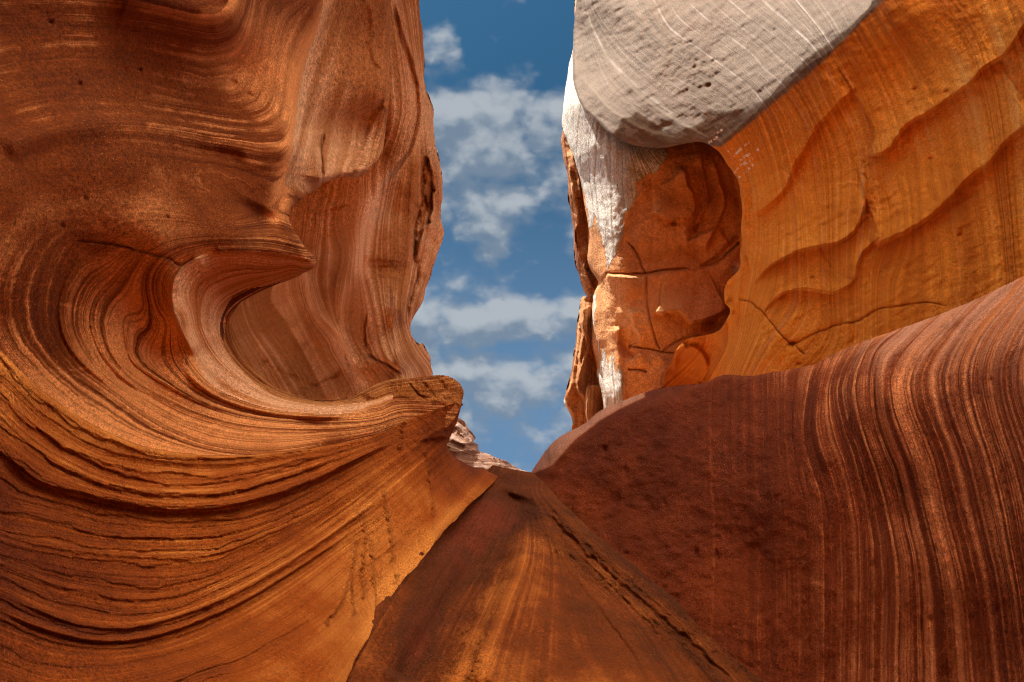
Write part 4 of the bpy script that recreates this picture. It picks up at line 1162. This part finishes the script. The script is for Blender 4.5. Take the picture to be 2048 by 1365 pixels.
# ================================================================== fractured cliff with the dark recess
def fractured_cliff():
    left = [(1153, -40), (1150, 0), (1147, 90), (1140, 120), (1130, 180), (1126, 207), (1125, 255), (1135, 285), (1148, 320), (1162, 379), (1170, 420), (1176, 451), (1177, 483), (1174, 520), (1184, 545), (1196, 565), (1189, 582), (1185, 607), (1183, 641), (1181, 693), (1189, 717), (1193, 751), (1203, 786), (1206, 820), (1206, 870)]
    outline = left + [(1300, 880), (1480, 840), (1530, 740), (1520, 560), (1530, 400), (1500, 280), (1400, 230), (1280, 220), (1200, 120), (1170, -40)]
    depth = [(1150, 60, 21), (1190, 80, 20.5), (1250, 150, 18.5), (1280, 220, 17.0), (1400, 235, 15.6), (1500, 280, 14.6), (1138, 180, 18.8), (1130, 250, 18.4), (1160, 200, 17.0), (1175, 300, 16.6), (1168, 380, 17.4), (1200, 300, 15.9), (1250, 300, 15.2), (1320, 305, 14.7), (1200, 450, 16.0), (1178, 470, 17.0), (1250, 440, 15.2), (1216, 540, 15.4), (1190, 570, 16.6),
             (1186, 640, 16.6), (1190, 740, 16.6), (1208, 830, 16.2), (1215, 620, 15.7), (1225, 750, 15.5), (1245, 640, 15.1), (1245, 800, 15.0), (1300, 350, 14.9), (1350, 400, 14.9), (1300, 450, 14.9), (1400, 340, 14.9), (1440, 400, 15.0), (1440, 330, 14.8), (1470, 450, 14.7), (1350, 500, 14.9), (1420, 500, 14.9), (1460, 540, 14.6),
             (1300, 530, 15.1), (1300, 580, 14.9), (1400, 580, 15.2), (1420, 660, 14.8), (1350, 640, 14.8), (1300, 680, 14.9), (1320, 760, 14.9), (1270, 780, 14.9), (1400, 720, 15.2), (1450, 800, 15.2), (1500, 600, 15.6), (1470, 640, 14.9)]
    strata = [(0, [(1148, 100), (1140, 300), (1165, 500), (1175, 700)]), (4, [(1180, 200), (1190, 400), (1200, 600), (1215, 800)]), (8, [(1250, 300), (1245, 500), (1250, 700), (1255, 800)]), (12, [(1330, 330), (1345, 440), (1340, 600), (1330, 780)]), (17, [(1430, 330), (1450, 450), (1440, 620), (1420, 720)])]
    r = Rock(outline, depth, strata, seed=21, jag=1.4, res=2.0)
    big = [(1255, 420), (1330, 320), (1400, 290), (1500, 330), (1500, 700), (1330, 790), (1250, 850), (1215, 540)]
    r.facets(34, 0.015, big, 8)
    r.facets(70, 0.010, big, 19)
    # hanging folds in the upper recess
    r.step([(1358, 330), (1372, 345), (1378, 370), (1390, 395), (1391, 425), (1345, 437), (1300, 425)], 0.022, 40, 3, 'R', 0.08, 1.5)
    r.step([(1402, 300), (1408, 350), (1416, 400), (1400, 440), (1380, 470), (1372, 500)], 0.018, 30, 3, 'R', 0.08, 1.5)
    r.step([(1425, 310), (1440, 360), (1452, 400), (1440, 440), (1425, 470), (1410, 510)], 0.014, 22, 3, 'R', 0.1, 1.5)
    r.groove([(1395, 330), (1404, 390), (1395, 440), (1375, 475)], 0.012, 7, 0.1, 2)
    r.groove([(1480, 470), (1455, 495), (1435, 515), (1400, 535)], 0.014, 5, 0.1, 2)
    r.bump(1385, 455, 6, 12, -0.010, 10)
    r.bump(1346, 447, 7, 4, -0.014, -15)
    r.step([(1365, 500), (1380, 480), (1410, 465), (1440, 450)], 0.02, 30, 3, 'R', 0.1, 2)
    # joints between the blocks
    for ln, a, wd in (([(1207, 546), (1240, 548), (1285, 548), (1300, 545), (1350, 540), (1400, 537), (1440, 520), (1484, 478)], 0.020, 2.8), ([(1252, 478), (1272, 506), (1283, 535), (1292, 548), (1293, 590), (1297, 630), (1308, 670), (1322, 705)], 0.014, 2.6),
                      ([(1255, 692), (1285, 697), (1320, 703), (1350, 708)], 0.016, 2.4), ([(1256, 739), (1275, 741), (1293, 745)], 0.020, 3.0), ([(1400, 672), (1370, 676), (1345, 690), (1322, 705)], 0.014, 2.6), ([(1214, 545), (1190, 585)], 0.012, 3)):
        r.groove(ln, a * 0.6, wd * 0.6, 0.05, 1.6)
    r.step([(1300, 622), (1325, 628), (1350, 622), (1375, 640), (1400, 645), (1430, 632), (1460, 618)], 0.03, 40, 3, 'L', 0.08, 3)
    r.bump(1425, 652, 26, 14, -0.016, -25)
    r.bump(1435, 640, 20, 8, -0.012, -30)
    r.step([(1207, 548), (1240, 552), (1285, 552), (1345, 544), (1420, 533)], 0.016, 45, 3, 'R', 0.08, 1.5)
    r.step([(1258, 620), (1265, 650), (1275, 680), (1255, 700)], 0.015, 30, 3, 'L', 0.1, 2)
    r.step([(1240, 650), (1240, 700), (1256, 718), (1290, 702)], 0.014, 22, 3, 'R', 0.1, 1.5)
    r.roll(left, 8, 0.6)
    # pale mineral coat: two tongues running down the outer flank
    P = r.P
    c1 = r.mask([(1120, 60), (1120, 262), (1148, 325), (1163, 385), (1176, 455), (1184, 452), (1192, 430), (1200, 480), (1214, 543), (1222, 520), (1250, 462), (1245, 420), (1256, 418), (1272, 392), (1268, 366), (1286, 358), (1322, 334), (1335, 311), (1320, 292), (1250, 240), (1180, 60)], 3.0, 7.0, 3)
    c2 = r.mask([(1186, 600), (1183, 690), (1190, 640), (1196, 720), (1191, 752), (1200, 786), (1204, 835), (1246, 822), (1244, 770), (1241, 725), (1233, 745), (1224, 700), (1215, 735), (1206, 690), (1198, 720), (1193, 640), (1192, 585)], 3.0, 6.0, 8)
    c3 = r.line_mask([(1189, 590), (1186, 640), (1183, 690)], 3.0, 1)
    coat = np.clip(np.maximum(np.maximum(c1, c2), c3), 0, 1)
    run = P[:, 0] / 42.0 + 0.25 * fbm(np.c_[P[:, 0] / 30, P[:, 1] / 160, np.zeros(r.n)], 3, 5)
    cx, cy = 1247.0, 284.0
    ang = np.arctan2(P[:, 0] - cx, np.maximum(P[:, 1] - cy + 40, 8))
    fan = r.mask([(1235, 280), (1345, 300), (1345, 360), (1260, 440), (1246, 380)], 14)
    run = run * (1 - fan) + fan * (ang * 3.2 + 30)
    r.noise(0.006, 90, 5, 1)
    r.noise(0.0022, 24, 4, 2)
    tone = r.fieldmap([(1300, 380, 0.02), (1440, 380, -0.08), (1350, 500, 0.0), (1300, 600, 0.1), (1400, 600, 0.08), (1300, 740, 0.08), (1250, 620, 0.06), (1220, 740, -0.08), (1200, 560, -0.08), (1440, 660, -0.1)])
    common(r, sk=0.5, tone=tone, pale=0.86 * coat, run=run, runs=1.0)
    r.build('fractured_cliff', M_skull, 'brown blocky cliff with a dark recess and white streaked flank, right beside the sky', 'cliff', thick=4,
            parts=[('upper_block', [(1214, 543), (1250, 470), (1255, 420), (1330, 300), (1360, 280), (1520, 280), (1520, 460), (1484, 478), (1440, 520), (1400, 537), (1350, 540), (1300, 545), (1285, 548), (1240, 548)], None, 'hanging blocks in the dark recess'),
                   ('middle_block', [(1293, 548), (1350, 542), (1400, 538), (1440, 522), (1484, 480), (1540, 470), (1540, 640), (1460, 640), (1400, 672), (1345, 690), (1322, 705), (1308, 670), (1297, 630)], None, None),
                   ('lower_block', [(1207, 548), (1240, 549), (1290, 549), (1293, 590), (1297, 630), (1308, 670), (1322, 705), (1285, 697), (1255, 692), (1245, 720), (1240, 650), (1225, 600)], None, None),
                   ('foot_block', [(1255, 693), (1285, 698), (1322, 704), (1345, 690), (1400, 672), (1540, 640), (1540, 860), (1247, 890), (1248, 740)], None, None)])


# ================================================================== domed overhang and golden wall
def golden_wall():
    lip = [(1157, -80), (1153, 0), (1148, 62), (1146, 151), (1152, 186), (1169, 220), (1189, 238), (1220, 269), (1251, 286), (1286, 294), (1320, 297), (1350, 293), (1375, 287), (1406, 285), (1437, 304), (1458, 334), (1475, 358), (1481, 396), (1485, 425), (1482, 458), (1480, 503), (1479, 538), (1456, 562), (1448, 586), (1449, 606), (1461, 620),
           (1454, 637), (1437, 662), (1403, 672), (1372, 679), (1355, 696), (1341, 727), (1330, 755), (1318, 800)]
    outline = [(1160, -400)] + lip + [(1320, 840), (1450, 850), (1640, 800), (1900, 700), (2140, 600), (2540, 480), (2540, -400)]
    depth = [(2140, -80, 6.6), (2048, 0, 7.3), (1900, 0, 8.2), (1780, -20, 8.9), (1760, 0, 9.0), (1650, 110, 9.75), (1560, 185, 10.6), (1440, 287, 11.9), (1700, 55, 9.4), (1500, 235, 11.3),
             (1600, 0, 11.3), (1500, 0, 13.0), (1500, 100, 12.0), (1400, 100, 13.4), (1400, 200, 12.7), (1300, 0, 16.0), (1300, 150, 14.3), (1200, 0, 17.7), (1200, 200, 15.4), (1160, 60, 18.8), (1250, 270, 13.8), (1320, 285, 13.1), (1380, 278, 12.45), (1412, 284, 12.15), (1700, -60, 10.8), (1600, -70, 12.6), (1400, -60, 15.4), (1250, -60, 18.2),
             (2048, 300, 7.5), (2048, 550, 7.35), (1900, 200, 8.45), (1800, 120, 9.0), (1700, 200, 9.65), (1700, 350, 9.7), (1600, 300, 10.5), (1550, 430, 10.95), (1490, 350, 11.6), (1490, 450, 11.6), (1600, 550, 10.45), (1490, 600, 11.5), (1700, 600, 9.6), (1850, 550, 8.6), (1850, 400, 8.75), (1600, 700, 10.35), (1480, 720, 11.6), (1400, 740, 14.2), (1430, 690, 13.2), (1350, 745, 14.6), (1380, 690, 13.6), (2140, 550, 6.9)]
    strata = [(0, [(1156, -40), (1150, 100), (1160, 200), (1225, 268)]), (3, [(1165, 0), (1179, 45), (1214, 114), (1248, 158), (1293, 200), (1341, 234), (1403, 268), (1437, 288), (1470, 345), (1488, 420), (1490, 500), (1478, 600), (1472, 680), (1445, 750)]),
              (9, [(1300, -20), (1334, 52), (1393, 96), (1444, 131), (1496, 172), (1530, 210), (1560, 280), (1585, 400), (1590, 600)]), (13, [(1372, 0), (1400, 28), (1444, 65), (1496, 100), (1530, 138), (1565, 172), (1592, 207), (1617, 258), (1640, 400), (1650, 640)]),
              (20, [(1495, -30), (1525, 0), (1565, 35), (1645, 115), (1682, 200), (1718, 280), (1728, 350), (1726, 450), (1718, 540), (1718, 690)]), (23.5, [(1570, -30), (1600, 10), (1640, 60), (1672, 112), (1716, 200), (1742, 285), (1748, 340), (1757, 400), (1762, 460), (1742, 540), (1740, 690)]),
              (28, [(1650, -40), (1680, 0), (1740, 100), (1790, 200), (1820, 300), (1835, 450), (1830, 640)]), (35, [(1860, 0), (1920, 80), (1950, 160), (1975, 260), (1985, 340), (2000, 450), (2010, 560)]), (40, [(2000, 0), (2048, 150), (2060, 300), (2065, 500)]),
              (-3, [(1440, 690), (1400, 750), (1360, 790)])]
    r = Rock(outline, depth, strata, seed=23, jag=0.8)
    r.s += 0.10 * np.maximum(r.P[:, 0] - 2118, 0)
    arris = [(1800, -60), (1760, 0), (1722, 40), (1690, 78), (1650, 110), (1620, 128), (1560, 185), (1500, 235), (1470, 262), (1437, 290)]
    r.ridge(arris, 0.008, 7, 0.02, 0, 1.2)
    # scalloped lips down the golden face
    S = [([(2080, 20), (2048, 55), (2028, 88), (2005, 114), (1964, 141), (1946, 164), (1905, 193), (1858, 226), (1811, 255), (1794, 281), (1770, 305), (1741, 312), (1729, 308)], 0.044, 80, 4, 0.06),
         ([(2080, 230), (2048, 254), (2005, 293), (1984, 325), (1944, 353), (1894, 406), (1855, 439), (1812, 465), (1766, 485), (1743, 492)], 0.040, 75, 5, 0.05),
         ([(1743, 492), (1723, 505), (1716, 528), (1710, 561), (1690, 577), (1664, 587), (1631, 582), (1588, 581), (1555, 597), (1542, 610), (1525, 627), (1509, 643)], 0.028, 46, 2.0, 0.30),
         ([(1728, 330), (1731, 380), (1730, 413), (1716, 452), (1687, 482), (1647, 492), (1598, 503), (1571, 518), (1545, 531), (1525, 551), (1505, 569), (1492, 561)], 0.038, 60, 2.2, 0.25),
         ([(1720, 170), (1685, 203), (1637, 255), (1610, 303), (1589, 334), (1579, 368), (1548, 406), (1506, 430), (1492, 423)], 0.028, 70, 5, 0.12)]
    for ln, a, rc, so, tp in S:
        r.step(ln, 0.82 * a, rc, so, 'R', tp, 1.2, 1.0)
    r.step([(1762, 470), (1740, 492), (1725, 508), (1716, 530), (1712, 560)], 0.012, 16, 2, 'R', 0.1, 1)
    # the crack and its socket
    r.groove([(1472, 598), (1500, 604), (1530, 630), (1555, 662), (1572, 682), (1585, 688), (1620, 672), (1680, 648), (1718, 642), (1745, 625), (1800, 612), (1860, 605), (1892, 612)], 0.007, 1.4, 0.03, 1.6)
    r.bump(1585, 687, 9, 5, -0.016, -20)
    r.groove([(1590, 690), (1600, 702), (1612, 712)], 0.006, 1.5, 0.2)
    # crumbly vein in the pink band
    vein = r.mask([(1718, 315), (1735, 310), (1750, 360), (1757, 420), (1748, 470), (1735, 440), (1726, 380)], 5)
    r.d += 0.004 * r.d * vein * np.clip(fbm(np.c_[r.P / 8.0, np.zeros(r.n)], 4, 33, 0.6), -0.2, 1)
    # edge rope of the wall down to the flap
    r.ridge([(1485, 400), (1490, 470), (1484, 540), (1474, 600), (1471, 660), (1462, 710), (1442, 750)], 0.008, 8, 0.05, 1.2)
    r.groove([(1482, 430), (1484, 480), (1480, 520)], 0.016, 4, 0.2, 1.5)
    r.ridge([(1448, 590), (1452, 612), (1462, 622), (1456, 640), (1436, 664), (1400, 674), (1372, 681)], 0.014, 6, 0.1, 2)
    r.step([(1372, 686), (1405, 705), (1418, 735), (1405, 770)], 0.012, 26, 3, 'R', 0.1, 2)
    r.ridge([(1345, 740), (1356, 705), (1372, 690)], 0.014, 7, 0.1, 1)
    r.groove([(1425, 700), (1415, 740), (1400, 775)], 0.012, 8, 0.15, 1)
    # dome: pocked surface, bedded lip
    for ln, a in (([(1165, 0), (1179, 45), (1214, 114), (1248, 158), (1293, 200), (1341, 234), (1403, 268), (1430, 284)], 0.006), ([(1148, 100), (1160, 140), (1195, 190), (1240, 230), (1300, 262), (1370, 278)], 0.006)):
        r.step(ln, a, 20, 3, 'R', 0.1, 1.5)
    dome = r.mask([(1100, -420), (2040, -420), (1840, -100)] + arris[1:] + [(1406, 284), (1320, 300), (1200, 250), (1140, 180)], 10)
    lipz = r.mask([(1140, -60), (1165, 0), (1179, 45), (1214, 114), (1248, 158), (1293, 200), (1341, 234), (1403, 268), (1437, 290), (1406, 290), (1320, 300), (1240, 285), (1150, 190)], 6)
    pockz = r.mask([(1250, -20), (1420, -20), (1480, 120), (1420, 230), (1340, 220), (1240, 100)], 60)
    pk = np.clip(fbm(np.c_[r.P / 5.0, np.zeros(r.n)], 3, 41, 0.6) - 0.45, 0, 1)
    r.d += 0.003 * r.d * pk * pockz * dome
    pl = np.clip(fbm(np.c_[(r.P[:, 0] + r.P[:, 1] * 0.8) / 22.0, (r.P[:, 1] - r.P[:, 0] * 0.6) / 9.0, np.zeros(r.n)], 3, 43, 0.6) - 0.55, 0, 1)
    r.d += 0.003 * r.d * pl * lipz
    gold = 1 - dome
    r.ledges(0.0016, 61, 0.5, 0.12, 60)
    r.noise(0.004, 110, 5, 1)
    r.noise(0.0013, 16, 4, 2)
    q = np.c_[(r.P[:, 0] * 0.86 - r.P[:, 1] * 0.5) / 34.0, (r.P[:, 0] * 0.5 + r.P[:, 1] * 0.86) / 9.0, np.zeros(r.n)]
    r.d += 0.0016 * r.d * fbm(q, 4, 47, 0.6)
    r.roll(lip[1:19], 6, 0.12)
    for x, y in ((1862, 317), (1893, 183), (1830, 178), (1625, 556), (1815, 280), (1550, 60), (1556, 22), (1417, 172), (1391, 134), (1628, 733), (1597, 728), (1920, 470)):
        r.bump(x, y, 5, 3, -0.008, -30)
    # sunlit paleness painted over the dome, ending a little past the brow
    sunlit_pale = r.mask([(1100, -420), (2040, -420), (1850, -100), (1768, 0), (1657, 113), (1567, 190), (1444, 293), (1406, 300), (1320, 320), (1200, 280), (1100, 190)], 9, 3, 5)
    bits = np.zeros(r.n)
    rs = np.random.RandomState(4)
    for x, y, L in ((1440, 262, 20), (1430, 278, 14), (1422, 282, 10), (1480, 300, 20), (1492, 290, 12), (1485, 318, 18), (1472, 308, 10), (1500, 322, 16), (1478, 335, 16), (1493, 342, 14), (1460, 300, 7), (1515, 300, 6), (1508, 328, 8), (1488, 328, 8), (1498, 310, 8), (1482, 352, 7), (1470, 345, 6)):
        q0, q1 = (x - L * .40, y + L * .33), (x + L * .40, y - L * .33)
        bits = np.maximum(bits, (r.line_mask([q0, q1], 1.5, 0.8) > 0.45) * 1.0)
    bits *= (fbm(np.c_[r.P / 5.0, np.zeros(r.n)], 2, 51) > -0.35)
    band = np.interp(r.s, [19.6, 20.2, 23.2, 23.8], [0, 1, 1, 0])
    tone = r.fieldmap([(1900, 60, -0.10), (1780, 60, -0.14), (1650, 200, -0.12), (1540, 260, -0.1), (1800, 200, 0.06), (1950, 110, 0.1), (1520, 380, 0.05), (1640, 420, 0.02), (1600, 550, 0.02), (1850, 350, 0.0), (2000, 400, -0.06), (1900, 520, -0.06), (1600, 680, 0.0), (1450, 720, -0.06), (1750, 600, -0.05), (1380, 740, -0.25)])
    tone = tone + 0.10 * band
    sk = 0.85 + 0.5 * np.clip((r.P[:, 0] - 1900) / 150, 0, 1)
    veins = np.zeros(r.n)
    for sv, wd, a in ((9.0, 0.10, 0.5), (10.6, 0.08, 0.3), (13.0, 0.10, 0.45), (15.2, 0.07, 0.25), (17.0, 0.1, 0.3), (19.9, 0.16, 0.75), (23.5, 0.12, 0.5), (21.6, 0.07, 0.25), (26, 0.08, 0.3), (3.2, 0.1, 0.4), (30.5, .08, .2), (36, .07, .2)):
        veins = np.maximum(veins, a * np.exp(-((r.s - sv - 0.12 * fbm(np.c_[r.P / 60.0, np.zeros(r.n)], 2, 71)) / wd) ** 2))
    veins *= np.clip(0.75 + 0.7 * fbm(np.c_[r.P / 40.0, np.zeros(r.n)], 3, 73), 0, 1) * (0.5 + 0.5 * dome)
    r.d -= 0.0012 * r.d * veins
    common(r, sk=sk, tone=tone, pale=sunlit_pale, run=r.s * 0.35, runs=0.22 * dome, fleck=np.maximum(bits, 0.55 * veins), rough=0.5 * vein)
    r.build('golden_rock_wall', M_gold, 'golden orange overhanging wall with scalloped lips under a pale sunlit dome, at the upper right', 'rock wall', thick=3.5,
            parts=[('sunlit_dome', [(1100, -420), (2060, -420), (1860, -120)] + arris + [(1406, 292), (1320, 310), (1200, 270), (1110, 180)], None, 'pale dome in full sun'),
                   ('flap', [(1470, 600), (1470, 660), (1460, 712), (1438, 755), (1380, 850), (1280, 860), (1300, 760), (1335, 660), (1430, 560)], None, 'small curled flap at the foot')])


# ================================================================== the rest of the canyon round the camera (out of frame), plus an added sun blocker
def block(name, pts_xy, z0, z1, mat, kind='structure', amp=0.5, seed=1, cells=26):
    """an eroded rock mass from a plan outline"""
    pl = smooth_line(list(pts_xy) + [pts_xy[0]], 1.2)[:-1]
    n = len(pl)
    lv = np.linspace(z0, z1, cells)
    V = np.vstack([np.c_[pl, np.full(n, z)] for z in lv])
    V[:, :2] += (amp * np.c_[fbm(V / 3.0, 4, seed), fbm(V / 3.0 + 40, 4, seed + 3)])
    V[:, 2] += 0.3 * amp * fbm(V / 4.0, 3, seed + 8)
    idx = np.arange(n)
    F = np.vstack([np.stack([k * n + idx, k * n + (idx + 1) % n, (k + 1) * n + (idx + 1) % n, (k + 1) * n + idx], 1) for k in range(cells - 1)])
    t = np.array(tessellate_polygon([[Vector((p[0], p[1], 0)) for p in pl]]))
    top = t + (cells - 1) * n
    nv = len(V)
    A = dict(s=V[:, 2] * 3.0, sk=np.ones(nv), tone=np.zeros(nv), pale=np.zeros(nv), run=np.zeros(nv), runs=np.zeros(nv), rough=np.zeros(nv), fleck=np.zeros(nv))
    return tag(mesh_object(name, V, [F, top, t[:, ::-1]], mat, None, None, A), kind=kind)


def surroundings():
    g = 60.0
    q = np.arange(-30, 30.01, 0.5)
    X, Y = np.meshgrid(q, q)
    V = np.c_[X.ravel(), Y.ravel(), np.zeros(X.size)]
    V[:, 2] = 0.12 * fbm(V / 2.5, 4, 3) - 0.1
    n = len(q)
    i, j = np.meshgrid(np.arange(n - 1), np.arange(n - 1))
    k = (j * n + i).ravel()
    F = np.stack([k, k + 1, k + n + 1, k + n], 1)
    A = {a: np.zeros(len(V)) for a in ('sk', 'tone', 'pale', 'run', 'runs', 'rough', 'fleck')}
    A['s'] = V[:, 2]
    tag(mesh_object('canyon_floor', V, [F], M_plain, None, None, A), kind='structure')
    block('canyon_wall', [(-3.1, -9), (-3.0, -4), (-3.0, -1.2), (-6, -0.2), (-9, 0), (-9, -9)], -0.5, 6.0, M_plain, seed=5, amp=0.25)
    block('canyon_wall', [(3.2, -9), (3.1, -4), (3.1, -1.2), (5.5, -0.4), (9, 0), (9, -9)], -0.5, 5.5, M_plain, seed=6, amp=0.25)
    block('canyon_wall', [(-5, -9), (-1, -8.5), (4, -9), (6, -12), (-6, -13)], -0.5, 7.0, M_plain, seed=8, amp=0.3)
    # unseen slab added overhead to keep the sun off the lower walls
    rim = [(-14, 5.2), (0, 5.2), (3.6, 5.6), (4.4, 7.4), (8.5, 7.8), (8.2, 8.6), (6.2, 9.6), (4.6, 10.7), (3.6, 11.6), (3.06, 12.6), (2.6, 13.55), (2.1, 14.85), (1.5, 15.25), (1.2, 15.7), (1.0, 16.2), (0.3, 16.6), (-4, 16.6), (-14, 15.0)]  # plan outline of the added sun blocker
    pl = smooth_line(rim + [rim[0]], 0.8)[:-1]
    n = len(pl)
    V = []
    for y in np.linspace(12.0, 16.0, 9):
        p = np.c_[pl, np.full(n, y)]
        q = pl + (y - 11.5) * np.array([-0.33, -0.12]) + 0.07 * np.c_[fbm(p / 1.5, 4, 21), fbm(p / 1.5 + 30, 4, 22)]
        V.append(CAM + q[:, :1] * RIGHT + q[:, 1:2] * FWD + y * UP)
    V = np.vstack(V)
    idx = np.arange(n)
    F = np.vstack([np.stack([k * n + idx, k * n + (idx + 1) % n, (k + 1) * n + (idx + 1) % n, (k + 1) * n + idx], 1) for k in range(8)])
    t = np.array(tessellate_polygon([[Vector((p[0], p[1], 0)) for p in pl]]))
    A = {a: np.zeros(len(V)) for a in ('tone', 'pale', 'run', 'runs', 'rough', 'fleck')}
    A['sk'] = np.ones(len(V))
    A['s'] = V[:, 2] * 3
    tag(mesh_object('sun_blocker', V, [F, t + 8 * n, t[:, ::-1]], M_plain, None, None, A), kind='structure')


swirled_wall()
layered_slope()
worn_slab()
striped_wall()
tan_buttress()
far_ridge()
dark_blades()
fractured_cliff()
golden_wall()
surroundings()
